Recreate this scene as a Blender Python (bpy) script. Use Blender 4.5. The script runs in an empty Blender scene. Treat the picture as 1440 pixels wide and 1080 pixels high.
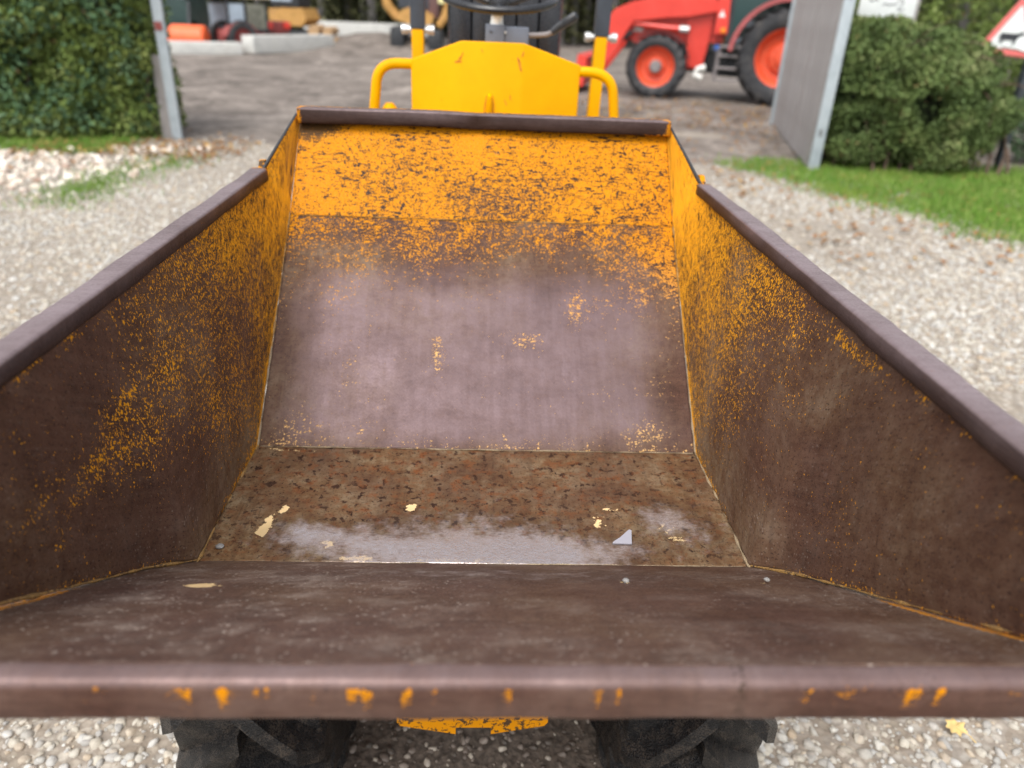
import bpy, bmesh, math, random
from mathutils import Vector, Matrix, noise as mnoise
random.seed(7)
R = math.radians
sc = bpy.context.scene
COL = sc.collection

# ------------------------------------------------------------------ camera
cd = bpy.data.cameras.new('camera')
cam = bpy.data.objects.new('camera', cd)
COL.objects.link(cam)
Rv = Vector((0.99866396, -0.03253345, 0.04014815))
Uv = Vector((-0.021117, 0.45216883, 0.89168236))
Fv = Vector((0.04716325, 0.89133884, -0.4508777))
cam.matrix_world = Matrix(((Rv.x, Uv.x, -Fv.x, -0.008), (Rv.y, Uv.y, -Fv.y, 0.0), (Rv.z, Uv.z, -Fv.z, 1.6), (0, 0, 0, 1)))
cd.sensor_width = 36.0
cd.lens = 26.0
cd.clip_start = 0.02
cd.clip_end = 600
cd.dof.use_dof = True
cd.dof.focus_distance = 1.2
cd.dof.aperture_fstop = 2.7
sc.camera = cam

# ------------------------------------------------------------------ sky and sun
SUN_EL, SUN_AZ = R(58), R(205)
w = bpy.data.worlds.new('World')
sc.world = w
w.use_nodes = True
wn = w.node_tree
wn.nodes.clear()
sky = wn.nodes.new('ShaderNodeTexSky')
sky.sky_type = 'NISHITA'
sky.sun_disc = False
sky.sun_elevation = SUN_EL
sky.sun_rotation = SUN_AZ
sky.air_density = 1.0
sky.dust_density = 3.0
hs = wn.nodes.new('ShaderNodeHueSaturation')
hs.inputs['Saturation'].default_value = 0.22
bg = wn.nodes.new('ShaderNodeBackground')
bg.inputs['Strength'].default_value = 0.15
wo = wn.nodes.new('ShaderNodeOutputWorld')
wn.links.new(sky.outputs['Color'], hs.inputs['Color'])
wn.links.new(hs.outputs['Color'], bg.inputs['Color'])
wn.links.new(bg.outputs['Background'], wo.inputs['Surface'])
ld = bpy.data.lights.new('sun', 'SUN')
ld.energy = 1.0
ld.angle = R(35)
ld.color = (1.0, 0.96, 0.9)
sun = bpy.data.objects.new('sun', ld)
COL.objects.link(sun)
sd = Vector((math.sin(SUN_AZ) * math.cos(SUN_EL), math.cos(SUN_AZ) * math.cos(SUN_EL), math.sin(SUN_EL)))
sun.rotation_euler = (-sd).to_track_quat('-Z', 'Y').to_euler()
sc.view_settings.view_transform = 'Standard'
sc.view_settings.look = 'None'
sc.view_settings.exposure = 1.05
sc.view_settings.gamma = 1.0
sc.view_settings.use_curve_mapping = False

# ------------------------------------------------------------------ helpers
def s2l(r, g, b):
    f = lambda c: (c / 255) / 12.92 if c / 255 <= 0.04045 else ((c / 255 + 0.055) / 1.055) ** 2.4
    return (f(r), f(g), f(b), 1)


def tag(o, label=None, cat=None, group=None, kind=None):
    if label: o['label'] = label
    if cat: o['category'] = cat
    if group: o['group'] = group
    if kind: o['kind'] = kind
    return o


def thing(name, label, cat, loc=(0, 0, 0), rz=0.0, group=None):
    o = bpy.data.objects.new(name, None)
    COL.objects.link(o)
    o.empty_display_size = 0.1
    o.location = loc
    o.rotation_euler = (0, 0, rz)
    return tag(o, label, cat, group)


def link(name, me, parent=None, loc=(0, 0, 0), rot=(0, 0, 0)):
    o = bpy.data.objects.new(name, me)
    COL.objects.link(o)
    o.parent = parent
    o.location = loc
    o.rotation_euler = rot
    return o


class MB:
    """collects shapes and links them as one mesh object"""
    def __init__(self):
        self.bm = bmesh.new()

    def box(self, c, s, rot=None, bevel=0.0):
        m = Matrix.Translation(c) @ (rot.to_4x4() if rot else Matrix.Identity(4)) @ Matrix.Diagonal((s[0], s[1], s[2], 1))
        r = bmesh.ops.create_cube(self.bm, size=1, matrix=m)
        if bevel:
            vs = set(r['verts'])
            es = [e for e in self.bm.edges if e.verts[0] in vs and e.verts[1] in vs]
            bmesh.ops.bevel(self.bm, geom=es, offset=bevel, segments=2, affect='EDGES', profile=0.6)
        return self

    def bar(self, a, b, wx, wz, up=(0, 0, 1), bevel=0.0):
        a, b = Vector(a), Vector(b)
        d = b - a
        z = d.normalized()
        x = Vector(up).cross(z)
        if x.length < 1e-4: x = Vector((1, 0, 0)).cross(z)
        x.normalize()
        y = z.cross(x)
        rot = Matrix((x, y, z)).transposed()
        return self.box((a + b) / 2, (wx, wz, d.length), rot, bevel)

    def tube(self, pts, rad, seg=12, caps=True):
        pts = [Vector(p) for p in pts]
        rad = rad if isinstance(rad, (list, tuple)) else [rad] * len(pts)
        rings = []
        px = None
        for i, p in enumerate(pts):
            t = (pts[min(i + 1, len(pts) - 1)] - pts[max(i - 1, 0)]).normalized()
            if px is None:
                px = t.orthogonal().normalized()
            px = (px - t * px.dot(t)).normalized()
            py = t.cross(px)
            rings.append([self.bm.verts.new(p + (px * math.cos(2 * math.pi * k / seg) + py * math.sin(2 * math.pi * k / seg)) * rad[i]) for k in range(seg)])
        for a, b in zip(rings, rings[1:]):
            for k in range(seg):
                self.bm.faces.new((a[k], a[(k + 1) % seg], b[(k + 1) % seg], b[k]))
        if caps:
            self.bm.faces.new(rings[0][::-1])
            self.bm.faces.new(rings[-1])
        return self

    def lathe(self, prof, c, axis='x', seg=32, closed=False, ang0=0.0, ang1=2 * math.pi):
        """prof: list of (offset along axis, radius)"""
        c = Vector(c)
        full = abs(ang1 - ang0 - 2 * math.pi) < 1e-5
        n = seg if full else seg + 1
        rings = []
        for k in range(n):
            a = ang0 + (ang1 - ang0) * k / seg
            ring = []
            for o, r in prof:
                ca, sa = r * math.cos(a), r * math.sin(a)
                v = {'x': (o, ca, sa), 'y': (ca, o, sa), 'z': (ca, sa, o)}[axis]
                ring.append(self.bm.verts.new(c + Vector(v)))
            rings.append(ring)
        m = len(prof)
        for k in range(seg):
            a, b = rings[k], rings[(k + 1) % n]
            for j in range(m if closed else m - 1):
                try: self.bm.faces.new((a[j], a[(j + 1) % m], b[(j + 1) % m], b[j]))
                except ValueError: pass
        return self

    def prism(self, poly, y0, y1, axis='y'):
        """poly in the plane normal to axis, extruded y0..y1"""
        def p3(p, t):
            return {'y': (p[0], t, p[1]), 'x': (t, p[0], p[1]), 'z': (p[0], p[1], t)}[axis]
        a = [self.bm.verts.new(p3(p, y0)) for p in poly]
        b = [self.bm.verts.new(p3(p, y1)) for p in poly]
        n = len(poly)
        self.bm.faces.new(a)
        self.bm.faces.new(b[::-1])
        for i in range(n):
            self.bm.faces.new((a[i], b[i], b[(i + 1) % n], a[(i + 1) % n]))
        return self

    def poly(self, pts):
        self.bm.faces.new([self.bm.verts.new(p) for p in pts])
        return self

    def build(self, name, m, parent=None, off=(0, 0, 0), smooth=True, angle=35):
        bmesh.ops.recalc_face_normals(self.bm, faces=self.bm.faces)
        me = bpy.data.meshes.new(name)
        self.bm.to_mesh(me)
        self.bm.free()
        me.materials.append(m)
        if smooth:
            me.polygons.foreach_set('use_smooth', [True] * len(me.polygons))
            me.set_sharp_from_angle(angle=R(angle))
        return link(name, me, parent, off)


# ------------------------------------------------------------------ node helper
class NT:
    def __init__(self, name):
        self.m = bpy.data.materials.new(name)
        self.m.use_nodes = True
        self.t = self.m.node_tree
        self.b = self.t.nodes['Principled BSDF']

    def n(self, typ, **kw):
        nd = self.t.nodes.new(typ)
        for k, v in kw.items(): setattr(nd, k, v)
        return nd

    def put(self, sock, v):
        if hasattr(v, 'links'): self.t.links.new(v, sock)
        elif v is not None:
            if hasattr(sock.default_value, '__len__') and not hasattr(v, '__len__'):
                v = [v] * len(sock.default_value)
            sock.default_value = v

    def math(self, op, a, b=0.0, c=None, clamp=False):
        nd = self.n('ShaderNodeMath', operation=op, use_clamp=clamp)
        self.put(nd.inputs[0], a); self.put(nd.inputs[1], b)
        if c is not None: self.put(nd.inputs[2], c)
        return nd.outputs[0]

    def step(self, x, lo, hi, a=0.0, b=1.0):
        nd = self.n('ShaderNodeMapRange', interpolation_type='SMOOTHSTEP')
        self.put(nd.inputs['Value'], x)
        nd.inputs['From Min'].default_value = lo; nd.inputs['From Max'].default_value = hi
        nd.inputs['To Min'].default_value = a; nd.inputs['To Max'].default_value = b
        return nd.outputs['Result']

    def mix(self, f, a, b, blend='MIX'):
        nd = self.n('ShaderNodeMix', data_type='RGBA', blend_type=blend)
        self.put(nd.inputs[0], f); self.put(nd.inputs[6], a); self.put(nd.inputs[7], b)
        return nd.outputs[2]

    def coord(self, kind='Object', scale=(1, 1, 1), off=(0, 0, 0)):
        tc = self.n('ShaderNodeTexCoord')
        mp = self.n('ShaderNodeMapping')
        self.t.links.new(tc.outputs[kind], mp.inputs['Vector'])
        mp.inputs['Scale'].default_value = scale
        mp.inputs['Location'].default_value = off
        return mp.outputs[0]

    def noise(self, vec, scale, detail=4, rough=0.55, dist=0.0):
        nd = self.n('ShaderNodeTexNoise')
        self.put(nd.inputs['Vector'], vec)
        nd.inputs['Scale'].default_value = scale
        nd.inputs['Detail'].default_value = detail
        nd.inputs['Roughness'].default_value = rough
        nd.inputs['Distortion'].default_value = dist
        return nd.outputs['Fac']

    def voro(self, vec, scale, feature='F1', out='Distance'):
        nd = self.n('ShaderNodeTexVoronoi', feature=feature)
        self.put(nd.inputs['Vector'], vec)
        nd.inputs['Scale'].default_value = scale
        return nd.outputs[out]

    def ramp(self, x, stops):
        nd = self.n('ShaderNodeValToRGB')
        e = nd.color_ramp.elements
        while len(e) < len(stops): e.new(0.5)
        for k, (p, c) in enumerate(stops):
            e[k].position = p
            e[k].color = c if len(c) == 4 else (*c, 1)
        self.put(nd.inputs[0], x)
        return nd.outputs[0]

    def attr(self, name, out='Fac', typ='GEOMETRY'):
        nd = self.n('ShaderNodeAttribute', attribute_name=name, attribute_type=typ)
        return nd.outputs[out]

    def bump(self, h, strength=0.3, dist=0.002, prev=None):
        nd = self.n('ShaderNodeBump')
        nd.inputs['Strength'].default_value = strength
        nd.inputs['Distance'].default_value = dist
        self.put(nd.inputs['Height'], h)
        if prev is not None: self.put(nd.inputs['Normal'], prev)
        return nd.outputs[0]

    def out(self, color=None, rough=None, metal=None, normal=None, spec=None, **kw):
        for nm, v in (('Base Color', color), ('Roughness', rough), ('Metallic', metal), ('Normal', normal), ('Specular IOR Level', spec)):
            if v is not None: self.put(self.b.inputs[nm], v)
        for k, v in kw.items(): self.put(self.b.inputs[k.replace('_', ' ')], v)
        return self.m


def plain(name, col, rough=0.5, var=0.25, scale=12, metal=0.0, bump=0.15, dirt=None, dirt_amt=0.5, spec=0.5):
    t = NT(name)
    v = t.coord('Object')
    n1 = t.noise(v, scale, 5, 0.6)
    n2 = t.noise(v, scale * 9, 4, 0.6)
    dk = tuple(c * (1 - var) for c in col[:3]) + (1,)
    lt = tuple(min(1, c * (1 + var)) for c in col[:3]) + (1,)
    c = t.mix(t.step(n1, 0.3, 0.7), dk, lt)
    if dirt:
        c = t.mix(t.math('MULTIPLY', t.step(t.math('ADD', t.math('MULTIPLY', n1, 0.5), t.math('MULTIPLY', n2, 0.5)), 0.48, 0.62), dirt_amt), c, dirt)
    return t.out(c, t.step(n2, 0.3, 0.7, rough - 0.08, rough + 0.1), metal, t.bump(n2, bump, 0.004), spec)


# ------------------------------------------------------------------ materials
YEL = (0.52, 0.192, 0.0, 1)
BON = (0.74, 0.345, 0.0, 1)


def worn_steel(name, stretch=(1, 1), paint=YEL, base=((0.021, 0.0085, 0.0055), (0.056, 0.0245, 0.0155), (0.092, 0.047, 0.031)), fine=235.0, rough=0.47, spec=0.13, pol_sheen=(0.165, 0.118, 0.124, 1), polm=0.55, bw=0.36, grit=1.0):
    """rusted plate with paint left where the mesh attribute 'paint' says so"""
    t = NT(name)
    uv = t.coord('UV', (stretch[0], stretch[1], 1))
    uv0 = t.coord('UV')
    A = t.noise(uv, fine, 3, 0.6, 0.4)
    B = t.noise(uv, fine * 0.3, 4, 0.6)
    C = t.noise(uv0, 9, 5, 0.6)
    D = t.noise(uv0, 520, 2, 0.6)
    M = t.noise(uv0, 55, 4, 0.65)
    pa = t.attr('paint')
    n = t.math('ADD', t.math('MULTIPLY', A, 1.0 - bw), t.math('MULTIPLY', B, bw))
    x = t.math('ADD', n, t.math('MULTIPLY', t.math('SUBTRACT', pa, 0.5), 0.9))
    # scrapes: long thin chips in two directions
    def scrape(rot, off, hi):
        mp = t.n('ShaderNodeMapping'); tc = t.n('ShaderNodeTexCoord')
        t.t.links.new(tc.outputs['UV'], mp.inputs['Vector'])
        mp.inputs['Rotation'].default_value = (0, 0, rot); mp.inputs['Scale'].default_value = (34, 150, 1); mp.inputs['Location'].default_value = (off, off * 2, 0)
        return t.step(t.noise(mp.outputs[0], 1.0, 3, 0.6, 0.5), hi, hi + 0.07)
    scr = t.math('MAXIMUM', scrape(1.15, 3, 0.59), t.math('MAXIMUM', scrape(-0.7, 8, 0.61), scrape(1.75, 15, 0.585)))
    big = t.step(t.noise(uv0, 48, 4, 0.6, 0.8), 0.615, 0.66)
    gate = t.step(t.noise(uv0, 7, 3, 0.6), 0.4, 0.6)
    scr = t.math('MULTIPLY', t.math('MAXIMUM', scr, big), gate)
    x = t.math('SUBTRACT', x, t.math('MULTIPLY', scr, 0.30))
    mask = t.step(x, 0.488, 0.515)
    halo = t.step(x, 0.455, 0.53)
    rust = t.ramp(t.math('ADD', t.math('MULTIPLY', C, 0.55), t.math('MULTIPLY', M, 0.45)), [(0.34, base[0]), (0.5, base[1]), (0.66, base[2])])
    tan = t.attr('tan')
    tanc = t.ramp(t.math('ADD', t.math('MULTIPLY', C, 0.5), t.math('MULTIPLY', M, 0.5)), [(0.38, (0.11, 0.05, 0.02)), (0.48, (0.175, 0.105, 0.05)), (0.6, (0.25, 0.19, 0.115))])
    rust = t.mix(tan, rust, tanc)
    # pits and rust scabs
    pit = t.noise(t.coord('UV', (1, 1.0, 1), (3, 1, 0)), 58, 5, 0.62, 0.15)
    pitm = t.math('MULTIPLY', t.step(pit, 0.565, 0.605), t.attr('pit'))
    rust = t.mix(pitm, rust, (0.016, 0.006, 0.004, 1))
    org = t.noise(t.coord('UV', (1, 1, 1), (7, 2, 0)), 38, 7, 0.78)
    rust = t.mix(t.math('MULTIPLY', t.step(org, 0.5, 0.62, 0, 0.8), t.attr('pit')), rust, (0.15, 0.05, 0.015, 1))
    st = t.noise(t.coord('UV', (5, 95, 1)), 1.0, 4, 0.6)
    rust = t.mix(t.step(st, 0.46, 0.68, 0, 0.3 * grit), rust, (0.125, 0.07, 0.046, 1))
    st2 = t.noise(t.coord('UV', (70, 4, 1), (2, 5, 0)), 1.0, 3, 0.6)
    rust = t.mix(t.step(st2, 0.5, 0.7, 0, 0.3), rust, (0.025, 0.013, 0.010, 1))
    rust = t.mix(t.step(D, 0.42, 0.68, 0, 0.4 * grit), rust, (0.135, 0.072, 0.046, 1))
    rust = t.mix(t.step(t.noise(t.coord('UV', (1, 1, 1), (9, 3, 0)), 210, 3, 0.6), 0.56, 0.66, 0, 0.7), rust, (0.016, 0.008, 0.006, 1))
    rust = t.mix(t.step(pa, 0.44, 0.56, 0, 0.72), rust, (0.017, 0.008, 0.005, 1))
    pol = t.attr('polish_sheen')
    polv = t.math('MULTIPLY', t.math('MULTIPLY', pol, t.step(C, 0.3, 0.65, 0.78, 1.0)), t.math('MULTIPLY', t.step(st2, 0.3, 0.62, 1.0, 0.85), t.step(t.noise(uv0, 30, 6, 0.75), 0.36, 0.56, 0.80, 1.0)))
    rust = t.mix(polv, rust, pol_sheen)  # bare metal, with the lavender sky reflection painted into its colour
    # dusty specks
    du = t.attr('dust')
    dn = t.noise(t.coord('UV', (1.0, 1.0, 1)), 11, 6, 0.75)
    ds = t.voro(uv0, 120)
    dm = t.math('MULTIPLY', du, t.math('ADD', t.step(dn, 0.46, 0.72, 0.06, 0.5), t.math('MULTIPLY', t.step(ds, 0.16, 0.26, 1, 0), t.step(t.noise(uv0, 45, 3, 0.6), 0.42, 0.6, 0, 1.0))), clamp=True)
    rust = t.mix(dm, rust, (0.36, 0.295, 0.25, 1))
    # paint
    cream = t.attr('cream')
    pcol = t.mix(cream, paint, (0.66, 0.46, 0.22, 1))
    pcol = t.mix(t.step(t.noise(uv0, 330, 2, 0.5), 0.5, 0.7, 0, 0.35), pcol, (0.66, 0.36, 0.10, 1))
    pcol = t.mix(t.step(M, 0.35, 0.7, 0, 0.45), pcol, t.mix(0.5, pcol, (0.55, 0.17, 0.003, 1)))
    hal = t.math('SUBTRACT', halo, mask, clamp=True)
    c = t.mix(t.math('MULTIPLY', hal, 0.5), rust, (0.24, 0.085, 0.012, 1))
    c = t.mix(mask, c, pcol)
    # cream flakes of old undercoat
    fl = t.attr('flake')
    fm = t.step(t.math('ADD', fl, t.math('MULTIPLY', t.math('SUBTRACT', t.noise(uv0, 90, 4, 0.65), 0.5), 1.7)), 0.5, 0.56)
    c = t.mix(fm, c, (0.72, 0.52, 0.27, 1))
    # grime in corners, with shading under the back lip painted in
    gr = t.attr('grime_shade')
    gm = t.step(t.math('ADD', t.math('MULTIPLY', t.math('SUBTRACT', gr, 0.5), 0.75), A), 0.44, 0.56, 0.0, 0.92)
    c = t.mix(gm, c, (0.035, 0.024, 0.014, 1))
    wet = t.attr('wet')
    wm = t.step(t.math('ADD', t.math('MULTIPLY', wet, 0.62), t.math('MULTIPLY', t.math('SUBTRACT', t.noise(uv0, 34, 5, 0.65), 0.5), 1.0)), 0.12, 0.75)
    c = t.mix(t.math('MULTIPLY', t.step(t.attr('wet'), 0.02, 0.25), 0.55), c, t.mix(0.5, c, (0.03, 0.02, 0.015, 1)))
    wm2 = t.math('MULTIPLY', wm, t.step(t.noise(t.coord('UV', (1, 2.2, 1)), 95, 5, 0.72), 0.34, 0.56, 0.38, 1.0))
    r = t.step(A, 0.3, 0.7, rough - 0.07, rough + 0.1)
    r = t.math('ADD', r, t.math('MULTIPLY', pitm, 0.2))
    r = t.math('ADD', t.math('MULTIPLY', r, t.math('SUBTRACT', 1.0, wm)), t.math('MULTIPLY', wm, 0.12))
    r = t.math('ADD', r, t.math('MULTIPLY', dm, 0.25), clamp=True)
    met = t.math('MULTIPLY', t.math('MAXIMUM', t.math('MULTIPLY', polv, polm), t.math('MULTIPLY', wm2, 0.8)), t.math('SUBTRACT', 1.0, mask))
    c = t.mix(wm2, c, (0.50, 0.435, 0.43, 1))  # pale sky sheen of the wet floor painted into the colour
    nb = t.bump(mask, 0.5, 0.0006)
    nb = t.bump(A, 0.22, 0.0012, nb)
    nb = t.bump(pit, t_b(0.35), 0.002, nb)
    nb = t.bump(C, 0.12, 0.004, nb)
    return t.out(c, r, met, nb, t.math('ADD', spec, t.math('MULTIPLY', mask, 0.07 - spec)))


def t_b(x):
    return x


M = {}
M['skip'] = worn_steel('worn_skip_paint')
M['skip_wall'] = worn_steel('worn_skip_wall', (1.2, 0.68), fine=260, bw=0.30, paint=(0.72, 0.31, 0.012, 1), base=((0.034, 0.0145, 0.009), (0.074, 0.034, 0.021), (0.110, 0.057, 0.037)))
M['rim'] = worn_steel('worn_rim_steel', (1, 1), base=((0.026, 0.0105, 0.008), (0.058, 0.025, 0.019), (0.09, 0.044, 0.035)), rough=0.42, spec=0.15, pol_sheen=(0.25, 0.185, 0.185, 1), polm=0.7)
M['rim_shaded'] = worn_steel('shaded_rim_steel', (1, 1), base=((0.013, 0.007, 0.0055), (0.024, 0.0125, 0.010), (0.038, 0.021, 0.017)), rough=0.42, spec=0.08, pol_sheen=(0.34, 0.265, 0.275, 1), polm=0.75, grit=0.3)  # darker copy of the rim steel; shade on upright faces painted in


def paint_mat(name, col, chip=(0.12, 0.05, 0.02, 1), amt=0.69, rough=0.38, fade=0.12):
    t = NT(name)
    v = t.coord('Object')
    n1 = t.noise(v, 5, 4, 0.6)
    n2 = t.noise(v, 70, 5, 0.7, 0.5)
    n3 = t.noise(v, 300, 2, 0.5)
    c = t.mix(t.step(n1, 0.3, 0.7), col, tuple(x * (1 - fade) for x in col[:3]) + (1,))
    m = t.step(t.math('ADD', t.math('MULTIPLY', n2, 0.8), t.math('MULTIPLY', n1, 0.25)), amt, amt + 0.03)
    c = t.mix(m, c, chip)
    return t.out(c, t.step(n1, 0.3, 0.7, rough - 0.05, rough + 0.1), 0.0, t.bump(n3, 0.06, 0.002), 0.09)


M['yellow'] = paint_mat('yellow_paint', BON)
M['yellow_dark'] = paint_mat('chassis_yellow', (0.60, 0.235, 0.004, 1), chip=(0.07, 0.04, 0.02, 1), amt=0.545)
M['tyre'] = plain('tyre_rubber', (0.008, 0.008, 0.009, 1), 0.26, 0.35, 34, bump=0.8, dirt=(0.075, 0.058, 0.043, 1), dirt_amt=0.55, spec=0.3)
M['tyre_far'] = plain('tractor_tyre', (0.028, 0.029, 0.033, 1), 0.7, 0.3, 6, dirt=(0.10, 0.085, 0.07, 1), dirt_amt=0.5)
M['black'] = plain('black_plastic', (0.016, 0.017, 0.02, 1), 0.32, 0.2, 10, bump=0.08)
M['vinyl'] = plain('seat_vinyl', (0.013, 0.014, 0.018, 1), 0.27, 0.2, 20, bump=0.1)
M['slate'] = plain('grey_blue_box', (0.105, 0.125, 0.165, 1), 0.5, 0.12, 10, bump=0.1)
M['rops_grey'] = plain('rops_sleeve', (0.045, 0.055, 0.07, 1), 0.38, 0.15, 10)
M['steel'] = plain('bright_steel', (0.62, 0.62, 0.6, 1), 0.3, 0.1, 10, metal=0.6)
M['white'] = plain('white_plastic', (0.72, 0.72, 0.68, 1), 0.4, 0.06, 10)
M['hub'] = plain('wheel_hub_paint', (0.5, 0.23, 0.01, 1), 0.45, 0.2, 10, dirt=(0.05, 0.04, 0.03, 1))
M['red'] = plain('tractor_red', (0.66, 0.045, 0.028, 1), 0.36, 0.12, 3, dirt=(0.30, 0.06, 0.05, 1), dirt_amt=0.3)
M['rimred'] = plain('wheel_orange_red', (0.70, 0.085, 0.03, 1), 0.42, 0.12, 3, dirt=(0.25, 0.08, 0.05, 1), dirt_amt=0.4)
M['oldred'] = plain('faded_red', (0.26, 0.045, 0.04, 1), 0.6, 0.3, 3, dirt=(0.12, 0.05, 0.04, 1), dirt_amt=0.7)
M['orange'] = plain('orange_paint', (0.80, 0.13, 0.035, 1), 0.5, 0.1, 3)
M['dark'] = plain('dark_machine', (0.022, 0.024, 0.027, 1), 0.6, 0.3, 4)
M['stepgrey'] = plain('step_metal', (0.22, 0.20, 0.20, 1), 0.6, 0.2, 8, dirt=(0.12, 0.09, 0.07, 1))
M['ochre'] = plain('ochre_machine_paint', (0.50, 0.27, 0.07, 1), 0.55, 0.25, 3, dirt=(0.18, 0.10, 0.05, 1), dirt_amt=0.7)
M['cream'] = plain('cream_roof', (0.62, 0.53, 0.36, 1), 0.5, 0.1, 3)
M['bluebit'] = plain('blue_cap', (0.03, 0.12, 0.45, 1), 0.4, 0.1, 5)
M['amber'] = plain('amber_lens', (0.8, 0.25, 0.01, 1), 0.25, 0.1, 5)
M['bluegrey'] = plain('pale_panel', (0.38, 0.45, 0.52, 1), 0.35, 0.12, 3)
M['galv'] = plain('galvanised', (0.36, 0.41, 0.44, 1), 0.5, 0.15, 6, metal=0.1, dirt=(0.30, 0.30, 0.29, 1), dirt_amt=0.4)
M['concrete'] = plain('pale_concrete', (0.55, 0.55, 0.52, 1), 0.85, 0.18, 2.5, dirt=(0.30, 0.29, 0.25, 1), dirt_amt=0.5)
M['signpost'] = plain('sign_post', (0.04, 0.047, 0.055, 1), 0.5, 0.2, 8)
M['sign_white'] = plain('sign_white', (0.74, 0.77, 0.76, 1), 0.35, 0.05, 5)
M['sign_red'] = plain('sign_red', (0.72, 0.16, 0.15, 1), 0.4, 0.1, 5)
M['sign_black'] = plain('sign_black', (0.03, 0.032, 0.04, 1), 0.4, 0.1, 5)
M['ink'] = plain('sign_ink', (0.10, 0.10, 0.12, 1), 0.5, 0.1, 5)
M['logend'] = plain('log_wood', (0.42, 0.27, 0.14, 1), 0.8, 0.2, 5)
M['bead'] = plain('seam_filler', (0.29, 0.22, 0.135, 1), 0.6, 0.3, 40, bump=0.4, dirt=(0.14, 0.09, 0.05, 1), dirt_amt=0.7)
M['bead_y'] = plain('seam_yellow', (0.30, 0.17, 0.05, 1), 0.6, 0.4, 30, bump=0.5, dirt=(0.05, 0.03, 0.018, 1), dirt_amt=1.0)
M['flake'] = plain('cream_paint_flake', (0.70, 0.55, 0.30, 1), 0.5, 0.12, 60)
M['pebble'] = plain('pale_pebble', (0.24, 0.23, 0.22, 1), 0.6, 0.2, 60)

t = NT('clear_plastic')
M['shard'] = t.out((0.30, 0.29, 0.33, 1), 0.3, 0, t.bump(t.noise(t.coord('Object'), 60, 3), 0.2, 0.002))
t = NT('cab_glass')
M['glass'] = t.out((0.015, 0.045, 0.045, 1), 0.06, 0.0, spec=0.6)

t = NT('weathered_board')
v = t.coord('Object', (9, 9, 0.7))
oi = t.n('ShaderNodeObjectInfo').outputs['Random']
g = t.noise(v, 6, 6, 0.65, 0.3)
c = t.ramp(g, [(0.3, (0.20, 0.18, 0.17)), (0.5, (0.34, 0.32, 0.31)), (0.7, (0.45, 0.43, 0.43))])
c = t.mix(t.math('MULTIPLY', oi, 0.4), c, (0.24, 0.215, 0.20, 1))
M['board'] = t.out(c, 0.8, 0, t.bump(g, 0.4, 0.006))

t = NT('bark')
v = t.coord('Object', (1, 1, 0.25))
g = t.noise(v, 9, 6, 0.7)
c = t.ramp(g, [(0.35, (0.06, 0.055, 0.05)), (0.52, (0.135, 0.125, 0.12)), (0.7, (0.20, 0.19, 0.18))])
M['bark'] = t.out(c, 0.9, 0, t.bump(g, 0.8, 0.03))


def leaf_mat(name, a, b, d, rough=0.5):
    t = NT(name)
    ti = t.attr('tint')
    n = t.noise(t.coord('Object'), 2.2, 3, 0.6)
    c = t.ramp(ti, [(0.0, a), (0.6, b), (0.93, d), (1.0, (0.20, 0.11, 0.05))])
    c = t.mix(t.step(n, 0.35, 0.65, 0, 0.5), c, a + (1,))
    n2 = t.noise(t.coord('Object', (1, 1, 1), (5, 5, 5)), 1.1, 4, 0.65)
    c = t.mix(t.step(n2, 0.5, 0.72, 0, 0.5), c, t.mix(0.5, c, (b[0] * 1.5, b[1] * 0.85, b[2] * 0.8, 1)))
    return t.out(c, rough, 0, None, 0.15, Transmission_Weight=0.0)


M['hedge'] = leaf_mat('hedge_leaves', (0.10, 0.14, 0.035), (0.21, 0.29, 0.075), (0.36, 0.41, 0.15))
M['yew'] = leaf_mat('evergreen_leaves', (0.065, 0.10, 0.034), (0.15, 0.21, 0.065), (0.30, 0.33, 0.14))
M['ivy'] = leaf_mat('ivy_leaves', (0.06, 0.11, 0.055), (0.10, 0.18, 0.085), (0.22, 0.30, 0.17), 0.4)
M['wood_far'] = leaf_mat('woodland_leaves', (0.03, 0.035, 0.015), (0.09, 0.095, 0.04), (0.26, 0.25, 0.12), 0.6)
M['grass'] = leaf_mat('grass_blades', (0.10, 0.20, 0.03), (0.17, 0.31, 0.045), (0.34, 0.38, 0.13), 0.5)
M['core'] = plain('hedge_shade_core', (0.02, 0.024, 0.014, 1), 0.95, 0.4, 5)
M['twig'] = plain('brown_twigs', (0.13, 0.085, 0.06, 1), 0.85, 0.3, 12)
M['maple'] = plain('yellow_leaf', (0.56, 0.40, 0.15, 1), 0.55, 0.2, 60)
M['deadleaf'] = leaf_mat('dead_leaves', (0.22, 0.11, 0.05), (0.30, 0.17, 0.07), (0.45, 0.30, 0.10), 0.6)

# stones take a colour of their own each
t = NT('gravel_stones')
oi = t.n('ShaderNodeObjectInfo').outputs['Random']
c = t.ramp(oi, [(0.0, (0.36, 0.32, 0.26)), (0.16, (0.52, 0.48, 0.40)), (0.34, (0.34, 0.33, 0.31)), (0.5, (0.58, 0.555, 0.49)), (0.62, (0.43, 0.335, 0.23)), (0.78, (0.44, 0.435, 0.415)), (0.92, (0.68, 0.665, 0.62)), (1.0, (0.25, 0.24, 0.23))])
n = t.noise(t.coord('Object'), 25, 4, 0.6)
c = t.mix(t.step(n, 0.3, 0.7, 0, 0.35), c, (0.20, 0.16, 0.12, 1))
M['stone'] = t.out(c, 0.55, 0, t.bump(n, 0.3, 0.01))
t = NT('shaded_earth_stones')
oi = t.n('ShaderNodeObjectInfo').outputs['Random']
c = t.ramp(oi, [(0.0, (0.07, 0.055, 0.043)), (0.5, (0.13, 0.10, 0.08)), (0.8, (0.21, 0.17, 0.14)), (1.0, (0.42, 0.37, 0.30))])  # earthy stones, darkened with the dumper's shadow painted in
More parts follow.
